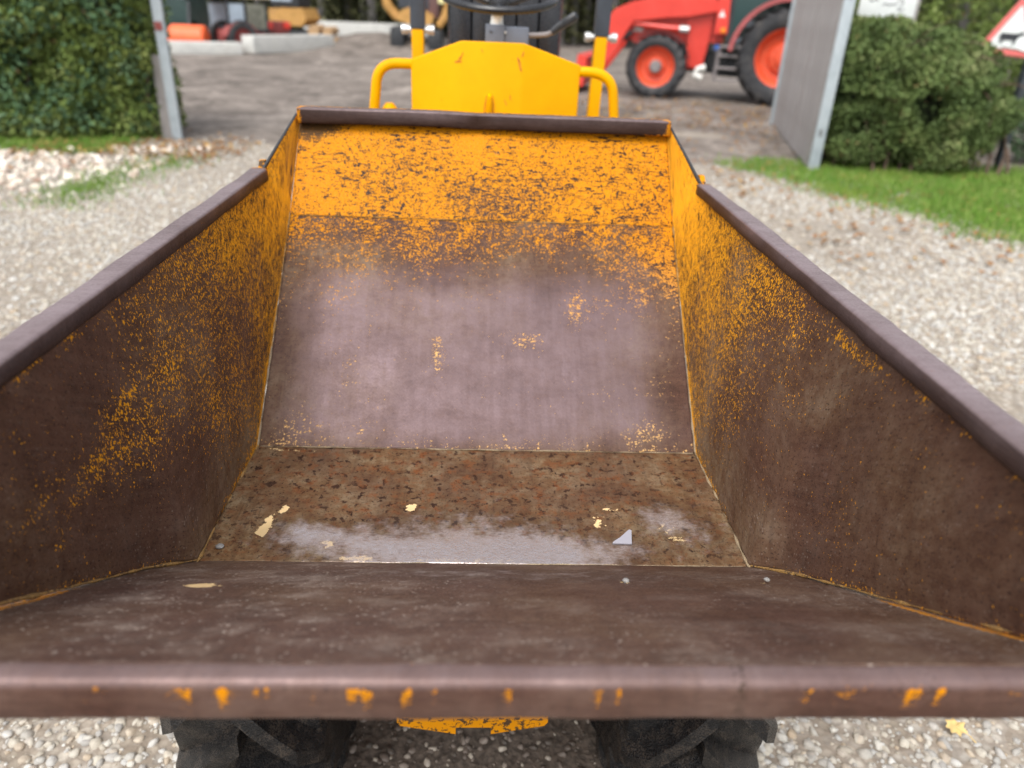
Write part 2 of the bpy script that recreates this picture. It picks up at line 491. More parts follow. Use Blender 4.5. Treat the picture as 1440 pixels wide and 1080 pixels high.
M['stone_shaded'] = t.out(c, 0.5)
t = NT('white_flints')
oi = t.n('ShaderNodeObjectInfo').outputs['Random']
c = t.ramp(oi, [(0.0, (0.40, 0.31, 0.24)), (0.4, (0.66, 0.58, 0.48)), (0.75, (0.78, 0.73, 0.66)), (1.0, (0.34, 0.22, 0.16))])
M['flint'] = t.out(c, 0.6)

# ground: gravel drive, brown dirt yard, dark earth with the dumper's shadow painted in
t = NT('ground_earth')
v = t.coord('Object')
yard, damp_shade, green = t.attr('yard'), t.attr('damp_shade'), t.attr('green')
n1 = t.noise(v, 0.9, 6, 0.62)
n2 = t.noise(v, 7, 5, 0.65)
n3 = t.noise(v, 60, 3, 0.6)
vr = t.voro(v, 38, out='Color')
vd = t.voro(v, 38)
gcol = t.mix(t.step(n2, 0.3, 0.7), (0.22, 0.185, 0.14, 1), (0.40, 0.35, 0.29, 1))
gcol = t.mix(0.45, gcol, t.ramp(vr, [(0.2, (0.20, 0.165, 0.125)), (0.45, (0.36, 0.31, 0.25)), (0.6, (0.30, 0.29, 0.27)), (0.8, (0.55, 0.51, 0.44))]))
gcol = t.mix(t.step(vd, 0.3, 0.6, 0, 0.5), gcol, (0.16, 0.125, 0.095, 1))
tr = t.noise(t.coord('Object', (0.75, 0.55, 1)), 1.0, 9, 0.72, 1.6)
dcol = t.ramp(t.math('ADD', t.math('MULTIPLY', tr, 0.65), t.math('MULTIPLY', n2, 0.35)), [(0.37, (0.045, 0.035, 0.028)), (0.45, (0.115, 0.094, 0.078)), (0.54, (0.20, 0.168, 0.143)), (0.66, (0.36, 0.315, 0.275))])
lm = t.noise(t.coord('Object', (1, 1.6, 1), (4, 9, 0)), 1.6, 5, 0.6)
dcol = t.mix(t.math('MULTIPLY', t.step(lm, 0.54, 0.68, 0, 0.6), t.attr('litter')), dcol, (0.22, 0.165, 0.06, 1))
c = t.mix(t.step(t.math('ADD', yard, t.math('MULTIPLY', t.math('SUBTRACT', n2, 0.5), 0.8)), 0.35, 0.65), gcol, dcol)
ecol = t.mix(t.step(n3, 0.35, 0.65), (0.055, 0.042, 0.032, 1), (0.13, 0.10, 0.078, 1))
c = t.mix(t.step(t.math('ADD', damp_shade, t.math('MULTIPLY', t.math('SUBTRACT', n2, 0.5), 0.6)), 0.35, 0.7), c, ecol)
c = t.mix(t.step(t.math('ADD', green, t.math('MULTIPLY', t.math('SUBTRACT', n2, 0.5), 0.9)), 0.4, 0.65), c, (0.10, 0.16, 0.03, 1))
nb = t.bump(n3, 0.4, 0.01)
nb = t.bump(vd, 0.5, 0.01, nb)
M['ground'] = t.out(c, 0.85, 0, nb)


# ------------------------------------------------------------------ ground sheet
def ss(x, a, b):
    if a == b: return float(x > a)
    k = max(0.0, min(1.0, (x - a) / (b - a)))
    return k * k * (3 - 2 * k)


def gz(x, y):
    z = 0.0
    z += 0.58 * math.exp(-(((x + 3.4) / 3.6) ** 2 + ((y - 33) / 4.0) ** 2)) * (1 + 0.25 * mnoise.noise((x * 1.1, y * 1.1, 0)))     # low dirt heap in the yard
    if y > 9: z += 0.05 * (mnoise.noise((x * 0.5, y * 0.35, 1.3)) * 0.7 + 0.3 * mnoise.noise((x * 1.3, y * 0.8, 4))) * ss(y, 9, 14) * (1 - ss(y, 40, 55))
    return z


def gauss(x, y, cx, cy, rx, ry):
    return math.exp(-(((x - cx) / rx) ** 2 + ((y - cy) / ry) ** 2))


def verge_right(x, y):
    """1 inside the grass on the right of the drive"""
    lim = 3.05 + 0.0 * y + max(0, (9.0 - y)) * 0.30 + max(0, 9.0 - y) ** 2 * 0.045
    return ss(x + 0.35 * mnoise.noise((x * 1.6, y * 1.6, 0)) + 0.15 * mnoise.noise((x * 6, y * 6, 0)), lim - 0.35, lim + 0.65) * (0.72 + 0.5 * mnoise.noise((x * 2.3, y * 2.3, 9))) * (1 - ss(y, 9.2, 9.9)) * ss(y, 4.2, 5.2)


def verge_left(x, y):
    a = ss(-x, 3.9, 4.6) * ss(y, 8.3, 8.8) * (1 - ss(y, 10, 10.4))
    b = 0.8 * gauss(x, y, -3.55, 6.95, 0.28, 0.75) + 0.45 * gauss(x, y, -3.3, 8.1, 0.3, 0.4)
    return min(1, a + b * (0.7 + 0.5 * mnoise.noise((x * 4, y * 4, 2))))


xs = [-140, -90, -60, -40, -28, -20, -15, -12] + [-10 + 0.2 * i for i in range(101)] + [12, 15, 20, 28, 40, 60, 90, 140]
ys = [-40, -20, -10, -5, -3] + [-2 + 0.2 * i for i in range(71)] + [12.4 + 0.5 * i for i in range(60)] + [44, 48, 54, 62, 75, 95, 130, 180, 260]
verts, faces, ay, ad, ag, al = [], [], [], [], [], []
for y in ys:
    for x in xs:
        verts.append((x, y, gz(x, y)))
        edge = 9.6 + 0.25 * mnoise.noise((x * 0.8, 3, 0)) + (0.0 if x < 2 else -0.3)
        ay.append(ss(y, edge - 1.6, edge + 1.6) * (1 - 0.8 * gauss(x, y, 3.1, 11.7, 1.0, 0.35)))
        ad.append(max(0.36 * gauss(x, y, -2.6, 12.2, 1.5, 0.9), 0.95 * ss(0.62 - abs(x), 0.0, 0.25) * ss(y, 0.55, 0.8) * (1 - ss(y, 3.4, 3.9)), 0.55 * gauss(x, y, -1.9, 11.3, 1.3, 0.35), 0.5 * gauss(x, y, 3.0, 10.6, 0.9, 0.35)))  # strip under the dumper: dark soil plus its painted shadow
        ag.append(max(verge_right(x, y), verge_left(x, y)))
        al.append(gauss(x, y, 4.8, 15.4, 3.0, 2.2))
nx = len(xs)
for j in range(len(ys) - 1):
    for i in range(nx - 1):
        a = j * nx + i
        faces.append((a, a + 1, a + nx + 1, a + nx))
me = bpy.data.meshes.new('ground')
me.from_pydata(verts, [], faces)
for nm, d in (('yard', ay), ('damp_shade', ad), ('green', ag), ('litter', al)):
    me.attributes.new(nm, 'FLOAT', 'POINT').data.foreach_set('value', d)
me.materials.append(M['ground'])
me.polygons.foreach_set('use_smooth', [True] * len(me.polygons))
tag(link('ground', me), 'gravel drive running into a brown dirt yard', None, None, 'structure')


# ------------------------------------------------------------------ scattered stones (geometry nodes)
def stone_nodes(name, m, rmin, rmax, seed, sub=2, flat=0.62):
    g = bpy.data.node_groups.new(name, 'GeometryNodeTree')
    g.interface.new_socket(name='Geometry', in_out='INPUT', socket_type='NodeSocketGeometry')
    g.interface.new_socket(name='Geometry', in_out='OUTPUT', socket_type='NodeSocketGeometry')
    N, L = g.nodes, g.links
    gi, go = N.new('NodeGroupInput'), N.new('NodeGroupOutput')
    dp = N.new('GeometryNodeDistributePointsOnFaces')
    na = N.new('GeometryNodeInputNamedAttribute'); na.data_type = 'FLOAT'; na.inputs['Name'].default_value = 'dens'
    dp.distribute_method = 'RANDOM'
    dp.inputs['Seed'].default_value = seed
    L.new(gi.outputs[0], dp.inputs['Mesh'])
    L.new(na.outputs['Attribute'], dp.inputs['Density'])
    gi2 = N.new('GeometryNodeGeometryToInstance')
    for k in range(5):
        ic = N.new('GeometryNodeMeshIcoSphere'); ic.inputs['Radius'].default_value = 1; ic.inputs['Subdivisions'].default_value = sub
        nz = N.new('ShaderNodeTexNoise'); nz.noise_dimensions = '4D'
        nz.inputs['W'].default_value = k * 3.7 + seed; nz.inputs['Scale'].default_value = 0.75; nz.inputs['Detail'].default_value = 1.5
        sub_ = N.new('ShaderNodeVectorMath'); sub_.operation = 'SUBTRACT'; sub_.inputs[1].default_value = (0.5, 0.5, 0.5)
        mul = N.new('ShaderNodeVectorMath'); mul.operation = 'MULTIPLY'; mul.inputs[1].default_value = (1.5, 1.5, 1.5)
        L.new(nz.outputs['Color'], sub_.inputs[0]); L.new(sub_.outputs[0], mul.inputs[0])
        sp = N.new('GeometryNodeSetPosition'); L.new(ic.outputs['Mesh'], sp.inputs['Geometry']); L.new(mul.outputs[0], sp.inputs['Offset'])
        tr = N.new('GeometryNodeTransform'); tr.inputs['Scale'].default_value = (1.0, 0.62 + 0.08 * k, flat)
        L.new(sp.outputs[0], tr.inputs['Geometry'])
        sm = N.new('GeometryNodeSetShadeSmooth'); L.new(tr.outputs[0], sm.inputs['Geometry'])
        mt = N.new('GeometryNodeSetMaterial'); mt.inputs['Material'].default_value = m
        L.new(sm.outputs[0], mt.inputs['Geometry']); L.new(mt.outputs[0], gi2.inputs[0])
    ip = N.new('GeometryNodeInstanceOnPoints')
    ip.inputs['Pick Instance'].default_value = True
    ri = N.new('FunctionNodeRandomValue'); ri.data_type = 'INT'; ri.inputs[4].default_value = 0; ri.inputs[5].default_value = 4; ri.inputs['Seed'].default_value = 3
    rr = N.new('FunctionNodeRandomValue'); rr.data_type = 'FLOAT_VECTOR'; rr.inputs[0].default_value = (-0.5, -0.5, 0); rr.inputs[1].default_value = (0.5, 0.5, 6.28)
    rs = N.new('FunctionNodeRandomValue'); rs.data_type = 'FLOAT'; rs.inputs[2].default_value = 0; rs.inputs[3].default_value = 1; rs.inputs['Seed'].default_value = 8
    pw = N.new('ShaderNodeMath'); pw.operation = 'POWER'; pw.inputs[1].default_value = 2.4
    mr = N.new('ShaderNodeMapRange'); mr.inputs['To Min'].default_value = rmin; mr.inputs['To Max'].default_value = rmax
    L.new(rs.outputs[1], pw.inputs[0]); L.new(pw.outputs[0], mr.inputs['Value'])
    L.new(dp.outputs['Points'], ip.inputs['Points']); L.new(gi2.outputs[0], ip.inputs['Instance'])
    L.new(ri.outputs[2], ip.inputs['Instance Index']); L.new(rr.outputs[0], ip.inputs['Rotation']); L.new(mr.outputs[0], ip.inputs['Scale'])
    L.new(ip.outputs[0], go.inputs[0])
    return g


def scatter(name, label, x0, x1, y0, y1, step, dens, m, rmin, rmax, seed, lift=0.0, sub=2, flat=0.62):
    vs, fs, dv = [], [], []
    nx, ny = int((x1 - x0) / step) + 1, int((y1 - y0) / step) + 1
    for j in range(ny):
        for i in range(nx):
            x, y = x0 + i * step, y0 + j * step
            vs.append((x, y, gz(x, y) + lift)); dv.append(max(0.0, dens(x, y)))
    for j in range(ny - 1):
        for i in range(nx - 1):
            a = j * nx + i
            if max(dv[a], dv[a + 1], dv[a + nx], dv[a + nx + 1]) > 0: fs.append((a, a + 1, a + nx + 1, a + nx))
    me = bpy.data.meshes.new(name); me.from_pydata(vs, [], fs)
    me.attributes.new('dens', 'FLOAT', 'POINT').data.foreach_set('value', dv)
    me.materials.append(m)
    o = link(name, me)
    md = o.modifiers.new('stones', 'NODES'); md.node_group = stone_nodes(name + '_nodes', m, rmin, rmax, seed, sub, flat)
    return tag(o, label, None, None, 'stuff')


def under(x, y):
    return ss(0.66 - abs(x), 0.0, 0.2) * ss(y, 0.5, 0.75) * (1 - ss(y, 3.4, 3.9))


def bare(x, y):     # a worn earthy patch to the right of the front wheel
    return ss(mnoise.noise((x * 1.7, y * 1.7, 7.7)), -0.05, 0.3) * ss(x, 0.4, 0.9)


scatter('gravel', 'loose mixed gravel beside the dumper front wheels', -2.2, 2.4, 0.55, 3.2, 0.1,
        lambda x, y: 5200 * (1 - under(x, y)) * (1 - 0.8 * bare(x, y)) * (0.7 + 0.8 * mnoise.noise((x * 2.5, y * 2.5, 3))), M['stone'], 0.004, 0.0175, 1)
scatter('gravel', 'coarse pale gravel covering the drive behind the dumper', -6.4, 4.8, 3.2, 10.2, 0.2,
        lambda x, y: 1700 * (1 - ss(y, 7.9, 10.2)) * (1 - max(verge_right(x, y), verge_left(x, y))) * max(0.05, 0.5 + 0.95 * mnoise.noise((x * 0.7, y * 0.45, 2.2)) + 0.3 * mnoise.noise((x * 2.4, y * 2, 6)) - 0.35 * gauss(x, y, 2.6, 8.0, 1.4, 1.8)), M['stone'], 0.007, 0.025, 2, 0, 2)
scatter('gravel', 'small stones in dark earth and painted shadow under the dumper', -0.75, 0.75, 0.5, 3.6, 0.1,
        lambda x, y: 2200 * under(x, y), M['stone_shaded'], 0.002, 0.014, 3)
scatter('flint_stones', 'heap of white flint stones along the foot of the left hedge', -6.2, -2.9, 5.8, 9.6, 0.15,
        lambda x, y: 190 * ss(-x, 3.0, 3.9) * ss(y, 6.2, 7.2) * (1 - 0.9 * verge_left(x, y)) * (1 - ss(y, 8.9, 9.4)) * (0.7 + 0.6 * mnoise.noise((x, y, 5))), M['flint'], 0.02, 0.058, 4, 0.01)


# ------------------------------------------------------------------ grass, leaves
def leaf_mesh(name, leaves, m, extra=None):
    """leaves: (centre, direction, side, length, width, tint)"""
    vs, fs, ti = [], [], []
    for p, d, s, l, wd, tt in leaves:
        b = len(vs)
        n = d.cross(s) * (wd * 0.25)
        vs += [p - d * (l * 0.5), p + s * (wd * 0.5) + n, p + d * (l * 0.5), p - s * (wd * 0.5) + n]
        fs += [(b, b + 1, b + 2), (b, b + 2, b + 3)]
        ti += [tt] * 4
    me = bpy.data.meshes.new(name)
    me.from_pydata([v[:] for v in vs], [], fs)
    me.attributes.new('tint', 'FLOAT', 'POINT').data.foreach_set('value', ti)
    me.materials.append(m)
    return me


def rv():
    while True:
        v = Vector((random.uniform(-1, 1), random.uniform(-1, 1), random.uniform(-1, 1)))
        if 0.05 < v.length < 1: return v.normalized()


def grass(name, label, n, fn, hmin, hmax, xr, yr):
    L = []
    while len(L) < n:
        x, y = random.uniform(*xr), random.uniform(*yr)
        if random.random() > fn(x, y): continue
        h = random.uniform(hmin, hmax)
        d = (Vector((0, 0, 1)) + rv() * 0.45).normalized()
        s = d.cross(rv()).normalized()
        L.append((Vector((x, y, gz(x, y))) + d * h * 0.45, d, s, h, 0.010, min(0.94, random.random() ** 1.2)))
    return tag(link(name, leaf_mesh(name, L, M['grass'])), label, None, None, 'stuff')


grass('grass', 'bright green grass verge between the gravel and right hedge', 42000, verge_right, 0.04, 0.11, (2.8, 8.5), (4.2, 10.0))
grass('grass', 'short grass tufts among the stones by the left hedge', 16000, verge_left, 0.03, 0.09, (-7.5, -2.8), (6.0, 10.2))
L = []
for k in range(1800):
    if random.random() < 0.5: x, y = random.gauss(4.3, 1.9), random.gauss(13.8, 2.0)
    elif random.random() < 0.5: x, y = random.uniform(-5.2, -2.7), random.gauss(8.9, 0.5)
    else: x, y = random.uniform(2.6, 6), random.uniform(5, 9.4)
    d = (Vector((random.uniform(-1, 1), random.uniform(-1, 1), 0.15))).normalized()
    s = Vector((0, 0, 1)).cross(d).normalized()
    L.append((Vector((x, y, gz(x, y) + 0.03)), d, s, random.uniform(0.05, 0.10), random.uniform(0.04, 0.07), random.random() * 0.95))
tag(link('fallen_leaves', leaf_mesh('fallen_leaves', L, M['deadleaf'])), 'scattered brown fallen leaves on the verges and yard', None, None, 'stuff')


def blob_leaves(n, inside, size, dens_pow=1.0, tilt=0.6, bounds=None, clump=3.0, seed=0):
    """leaf list filling a shape; inside(p) -> 0 outside .. 1 deep; leaves crowd near the skin"""
    L = []
    (x0, x1), (y0, y1), (z0, z1) = bounds
    tries = 0
    while len(L) < n and tries < n * 40:
        tries += 1
        p = Vector((random.uniform(x0, x1), random.uniform(y0, y1), random.uniform(z0, z1)))
        k = inside(p)
        if k <= 0 or k > 0.35: continue
        c = mnoise.noise(p * clump + Vector((seed, 0, 0)))
        if c < -0.22 and random.random() < 0.85: continue
        d = (rv() + Vector((0, -0.3, -0.25)) * tilt).normalized()
        s = d.cross(rv()).normalized()
        l = random.uniform(*size)
        tt = min(0.93, max(0, 0.4 + 0.75 * c + random.gauss(0, 0.14)))
        if random.random() < 0.015: tt = 0.99
        L.append((p, d, s, l, l * random.uniform(0.4, 0.6), tt))
    return L


# ------------------------------------------------------------------ hedges
def hedge_left_in(p):
    # front face runs from (-7.5,8.6) to (-3.85,9.75); flat-topped
    q = p.x * -0.287 + p.y * 0.958
    front = 0.287 * 3.85 + 9.75 * 0.958
    wob = 0.22 * mnoise.noise(p * 1.1) + 0.12 * mnoise.noise(p * 3.1)
    a = (q - front + 0.12 + wob + 0.10 * p.z * 0.6)
    b = (-3.98 - p.x + min(0, wob)) + 0.04
    return min(a, b * 1.2, 2.75 + wob - p.z)


root = thing('hedge', 'dense clipped green hedge left of the yard entrance', 'hedge', (-5.4, 10.0, 0))
L = blob_leaves(46000, hedge_left_in, (0.05, 0.10), bounds=((-8.2, -3.7), (8.0, 10.6), (0.05, 2.8)), clump=2.6)
link('foliage', leaf_mesh('foliage', L, M['hedge']), root, (5.4, -10.0, 0))
L = blob_leaves(3600, lambda p: hedge_left_in(p + Vector((0.06, 0.10, 0))), (0.07, 0.12), bounds=((-6.0, -3.6), (8.4, 10.2), (0.1, 2.2)), clump=1.5, seed=9)
o = link('ivy', leaf_mesh('ivy', L, M['ivy']), root, (5.4, -10.0, 0)); o['label'] = 'paler ivy creeping over the hedge face'
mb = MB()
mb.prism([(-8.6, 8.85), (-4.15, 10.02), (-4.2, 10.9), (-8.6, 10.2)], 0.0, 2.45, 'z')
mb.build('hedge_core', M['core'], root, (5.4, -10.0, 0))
for k in range(9):
    x = -7.2 + 0.38 * k + random.uniform(-0.1, 0.1)
    y = 9.75 + (x + 3.85) * 0.30 + 0.14
    mb = MB(); mb.tube([(x, y, 0), (x + random.uniform(-.06, .06), y + 0.02, 0.5), (x + random.uniform(-.2, .2), y + 0.1, 1.2)], [0.03, 0.022, 0.012], 6)
    mb.build('stem', M['twig'], root, (5.4, -10.0, 0))


def hedge_right_in(p):
    wob = 0.20 * mnoise.noise(p * 1.4 + Vector((5, 0, 0))) + 0.12 * mnoise.noise(p * 3.4)
    cx, cy, cz = 5.25, 9.75, 0.85
    dx = (p.x - cx) / (1.28 if p.x > cx else 1.18)
    dy = (p.y - cy) / 1.05
    dz = (p.z - cz) / (0.80 if p.z > cz else 1.0)
    r = (abs(dx) ** 2.6 + abs(dy) ** 2.4 + abs(dz) ** 2.6) ** (1 / 2.5)
    lean = 0.16 * (p.x - cx)  # top falls to the right
    if p.x < 4.10 + (p.y - 9.0) * 0.2534: return -1
    return (1.0 - r) * 0.95 + wob * 0.8 - (lean if p.z > 0.9 else 0)


root = thing('hedge', 'rounded shaggy evergreen bush between the board fence and cow sign', 'hedge', (5.25, 9.7, 0))
L = blob_leaves(56000, hedge_right_in, (0.035, 0.08), bounds=((3.8, 6.9), (8.4, 10.9), (0.12, 2.0)), clump=2.8, seed=4)
link('foliage', leaf_mesh('foliage', L, M['yew']), root, (-5.25, -9.7, 0))
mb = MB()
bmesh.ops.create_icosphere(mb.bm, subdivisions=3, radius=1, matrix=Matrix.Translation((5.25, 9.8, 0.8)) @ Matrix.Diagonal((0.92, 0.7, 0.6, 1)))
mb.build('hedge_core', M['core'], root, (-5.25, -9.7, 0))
for k in range(16):
    x = 4.35 + 0.14 * k + random.uniform(-0.05, 0.05); y = 9.05 + random.uniform(-0.08, 0.3)
    mb = MB(); mb.tube([(x, y, 0), (x + random.uniform(-.1, .1), y + 0.08, 0.25), (x + random.uniform(-.3, .3), y + 0.2, 0.7)], [0.022, 0.016, 0.008], 6)
    mb.build('stem', M['twig'], root, (-5.25, -9.7, 0))
for k in range(26):        # dead twigs poking out of the face
    a = Vector((random.uniform(4.5, 6.3), 9.2, random.uniform(0.5, 1.5)))
    d = Vector((random.uniform(-0.5, 0.5), -0.55, random.uniform(-0.2, 0.4))).normalized()
    mb = MB(); mb.tube([a, a + d * 0.25, a + d * 0.45 + Vector((0, 0, -0.04))], [0.009, 0.007, 0.003], 5)
    mb.build('dead_twig', M['twig'], root, (-5.25, -9.7, 0))

def evergreen(name, label, c, rx, ry, h, n, m, seed, z0=0.2, size=(0.06, 0.12), group=None, trunk=0.09):
    root = thing(name, label, 'tree' if 'tree' in name else 'bush', (c[0], c[1], 0), 0, group)
    def inn(p):
        k = (p.z - z0) / (h - z0)
        r = math.sqrt((p.x / rx) ** 2 + (p.y / ry) ** 2)
        return (max(0, math.sin(min(1, max(0, 0.15 + k * 0.85)) * math.pi)) ** 0.5 - r) * min(rx, ry) + 0.2 * mnoise.noise(p * 1.6 + Vector((seed, 1, 0)))
    L = blob_leaves(n, inn, size, bounds=((-rx * 1.2, rx * 1.2), (-ry * 1.2, ry * 1.2), (z0, h)), clump=2.2, seed=seed)
    link('crown', leaf_mesh('crown', L, m), root)
    mb = MB(); mb.tube([(0, 0, 0), (0.03, 0, h * 0.4), (-0.02, 0.02, h * 0.8)], [trunk, trunk * 0.7, trunk * 0.3], 9)
    mb.build('trunk', M['bark'], root)
    return root


evergreen('evergreen_tree', 'tall dark evergreen tree rising behind the rounded bush', (7.3, 12.4), 1.7, 1.2, 4.2, 22000, M['hedge'], 11)
evergreen('ivy_bush', 'low leafy green bush behind the leaning sign post', (7.75, 10.1), 0.75, 0.6, 1.25, 4500, M['ivy'], 12, 0.05, (0.06, 0.11), trunk=0.03)


# ------------------------------------------------------------------ gate post, board fence, signs
root = thing('gate_post', 'leaning pale galvanised post at the end of the left hedge', 'post', (-3.8, 9.75, 0))
mb = MB(); mb.bar((0, 0, 0), (-0.01, 0.0, 2.5), 0.055, 0.115, bevel=0.004); mb.build('post', M['galv'], root)
mb = MB(); mb.bar((-0.13, 0.03, 0), (-0.11, 0.03, 0.95), 0.02, 0.13, bevel=0.003); mb.build('side_plate', M['board'], root)
mb = MB(); mb.box((-0.01, -0.036, 1.27), (0.08, 0.014, 0.09), bevel=0.003); mb.build('latch', M['oldred'], root)

P0, P1 = Vector((3.93, 9.0, 0)), Vector((5.05, 13.42, 0))
fd = (P1 - P0); fl = fd.length; fd.normalize(); fn_ = Vector((-fd.y, fd.x, 0))
ang = math.atan2(fd.y, fd.x)
root = thing('board_fence', 'tall grey weathered board fence leading into the yard', 'fence', P0, ang)
nb_ = 26
bw = (fl - 0.16) / nb_
bm_me = None
for k in range(nb_):
    x = 0.10 + bw * (k + 0.5)
    if bm_me is None:
        mb = MB(); mb.box((0, 0, 1.22), (bw * 0.955, 0.022, 2.44), bevel=0.003)
        o = mb.build('board', M['board'], root, (x, 0, 0)); bm_me = o.data
    else:
        o = link('board', bm_me, root, (x, 0, 0))
    o.location.y = random.uniform(-0.006, 0.006); o.location.z = random.uniform(0.01, 0.05)
    o.rotation_euler = (0, random.uniform(-0.004, 0.004), 0)
for z in (0.45, 1.9):
    mb = MB(); mb.box((fl / 2, -0.045, z), (fl, 0.05, 0.10), bevel=0.004); mb.build('rail', M['board'], root)
mb = MB(); mb.box((0.03, -0.05, 1.25), (0.06, 0.12, 2.5), bevel=0.006); mb.build('post', M['galv'], root)
mb = MB(); mb.box((fl - 0.02, 0.02, 1.25), (0.09, 0.07, 2.5), bevel=0.005); mb.build('post', M['galv'], root)

# white notice on the post behind the bush
root = thing('notice_sign', 'white notice board with dark handwriting above the bush', 'sign', (4.7, 9.62, 0))
mb = MB(); mb.box((0.02, 0, 1.95), (0.68, 0.012, 0.50), bevel=0.003); mb.build('sign_board', M['sign_white'], root)
mb = MB(); mb.bar((0.34, 0.12, 0), (0.40, 0.12, 2.4), 0.13, 0.09, bevel=0.004); mb.build('post', M['board'], root)
def scribble(pts, r=0.006):
    mb = MB(); mb.tube([(x, -0.0085, z) for x, z in pts], r, 6); return mb
for pts in ([(-0.05, 1.83), (0.0, 1.845), (0.04, 1.825), (0.06, 1.85), (0.10, 1.83), (0.12, 1.86)],
            [(0.13, 1.87), (0.17, 1.90), (0.20, 1.86), (0.17, 1.82), (0.14, 1.79), (0.19, 1.775), (0.22, 1.80)],
            [(-0.22, 1.88), (-0.18, 1.86), (-0.15, 1.89), (-0.11, 1.87)],
            [(-0.2, 1.98), (-0.16, 2.02), (-0.12, 1.97), (-0.07, 2.01), (0.0, 1.98), (0.08, 2.0), (0.16, 1.985)]):
    scribble(pts).build('lettering', M['ink'], root)

# triangular cattle sign
root = thing('warning_sign', 'triangular red bordered cattle warning sign with black cow', 'sign', (6.55, 9.5, 0), R(4))
mb = MB(); mb.bar((0.10, 0.06, 0), (0.02, 0.06, 2.0), 0.085, 0.085, bevel=0.01); mb.build('post', M['signpost'], root)
for z in (0.32, 0.72):
    mb = MB(); mb.lathe([(-0.02, 0.001), (-0.02, 0.022), (0.02, 0.022)], (0.07, 0.0, z), 'y', 10); mb.build('bolt', M['steel'], root)
def tri(s, cz, rr):
    pts = []
    h = s * math.sqrt(3) / 2
    for (cx, cy), a0 in (((-s / 2, 0), 150), ((s / 2, 0), 270), ((0, h), 30)):
        c2 = Vector((0, h / 3)); p = Vector((cx, cy)); p = p + (c2 - p).normalized() * rr * 2
        for q in range(5):
            a = R(a0 + 120 * q / 4)
            pts.append((p.x + rr * math.cos(a), p.y + rr * math.sin(a) + cz))
    return pts
TL = R(4.5)
def tilt(poly, cx=0, cz=1.6):
    return [((x - cx) * math.cos(TL) + (z - cz) * math.sin(TL) + cx - 0.33, -(x - cx) * math.sin(TL) + (z - cz) * math.cos(TL) + cz) for x, z in poly]
MB().prism(tilt(tri(0.76, 1.36, 0.04)), -0.006, 0.006, 'y').build('border', M['sign_red'], root)
MB().prism(tilt(tri(0.545, 1.422, 0.012)), -0.011, -0.0065, 'y').build('panel', M['sign_white'], root)
cow = [(-0.155, 1.555), (-0.150, 1.583), (-0.06, 1.588), (0.03, 1.592), (0.075, 1.598), (0.105, 1.612), (0.118, 1.628), (0.128, 1.612), (0.158, 1.600), (0.163, 1.586), (0.135, 1.580), (0.11, 1.572),
       (0.085, 1.545), (0.075, 1.525), (0.072, 1.465), (0.058, 1.465), (0.054, 1.512), (0.046, 1.512), (0.036, 1.465), (0.022, 1.465), (0.03, 1.518), (-0.04, 1.508), (-0.07, 1.515), (-0.085, 1.497), (-0.098, 1.512),
       (-0.100, 1.465), (-0.114, 1.465), (-0.117, 1.505), (-0.135, 1.465), (-0.149, 1.465), (-0.134, 1.52), (-0.146, 1.54), (-0.158, 1.50), (-0.166, 1.50), (-0.165, 1.545)]
cow = [((x + 0.005) * 0.98, z + 0.0) for x, z in cow]
MB().prism(tilt(cow), -0.0135, -0.0115, 'y').build('cow_emblem', M['sign_black'], root)


# ------------------------------------------------------------------ wheels
def tyre(mb, c, Rr, wd, rimr, axis='x', lugs=20, lug_h=0.028, lug_w=0.036, seg=40, flip=1):
    """agricultural tyre with chevron lugs, axis = wheel axle"""
    h = wd / 2
    b = Rr - lug_h
    prof = [(-h * 0.72, rimr), (-h * 0.92, rimr + (b - rimr) * 0.2), (-h, rimr + (b - rimr) * 0.55), (-h * 0.93, b - (b - rimr) * 0.14), (-h * 0.72, b - 0.012), (-h * 0.3, b), (h * 0.3, b), (h * 0.72, b - 0.012), (h * 0.93, b - (b - rimr) * 0.14), (h, rimr + (b - rimr) * 0.55), (h * 0.92, rimr + (b - rimr) * 0.2), (h * 0.72, rimr)]
    mb.lathe(prof, c, axis, seg)
    c = Vector(c)
    sidedrop = (b - rimr) * 0.22
    for k in range(lugs):
        for s in (-1, 1):
            a0 = 2 * math.pi * (k + (0.5 if s > 0 else 0)) / lugs
            sweep = 0.95 * wd / Rr * flip
            pts = []
            for tt in (0.0, 0.25, 0.5, 0.75, 0.95, 1.08):
                a = a0 + sweep * min(tt, 1.0) * 0.62
                off = s * (-0.06 + 1.06 * min(tt, 1.0)) * h * 0.99
                rad = b - 0.006 - (0.014 * tt * tt if tt <= 0.8 else 0.014 * tt * tt + sidedrop * (tt - 0.75) / 0.33)
                pts.append((a, off, rad))
            rows = []
            for (a, off, rad) in pts:
                half = lug_w / 2 / Rr
                row = []
                for da, hh in ((-half * 1.35, 0), (-half * 0.85, lug_h + 0.006), (half * 0.85, lug_h + 0.006), (half * 1.35, 0)):
                    rr = rad + hh * (1 if abs(off) < h * 0.9 else 0.95)
                    ca, sa = rr * math.cos(a + da), rr * math.sin(a + da)
                    v = {'x': (off, ca, sa), 'y': (ca, off, sa)}[axis]
                    row.append(mb.bm.verts.new(c + Vector(v)))
                rows.append(row)
            for r0, r1 in zip(rows, rows[1:]):
                for q in range(3): mb.bm.faces.new((r0[q], r0[q + 1], r1[q + 1], r1[q]))
            mb.bm.faces.new(rows[0]); mb.bm.faces.new(rows[-1][::-1])
    return mb


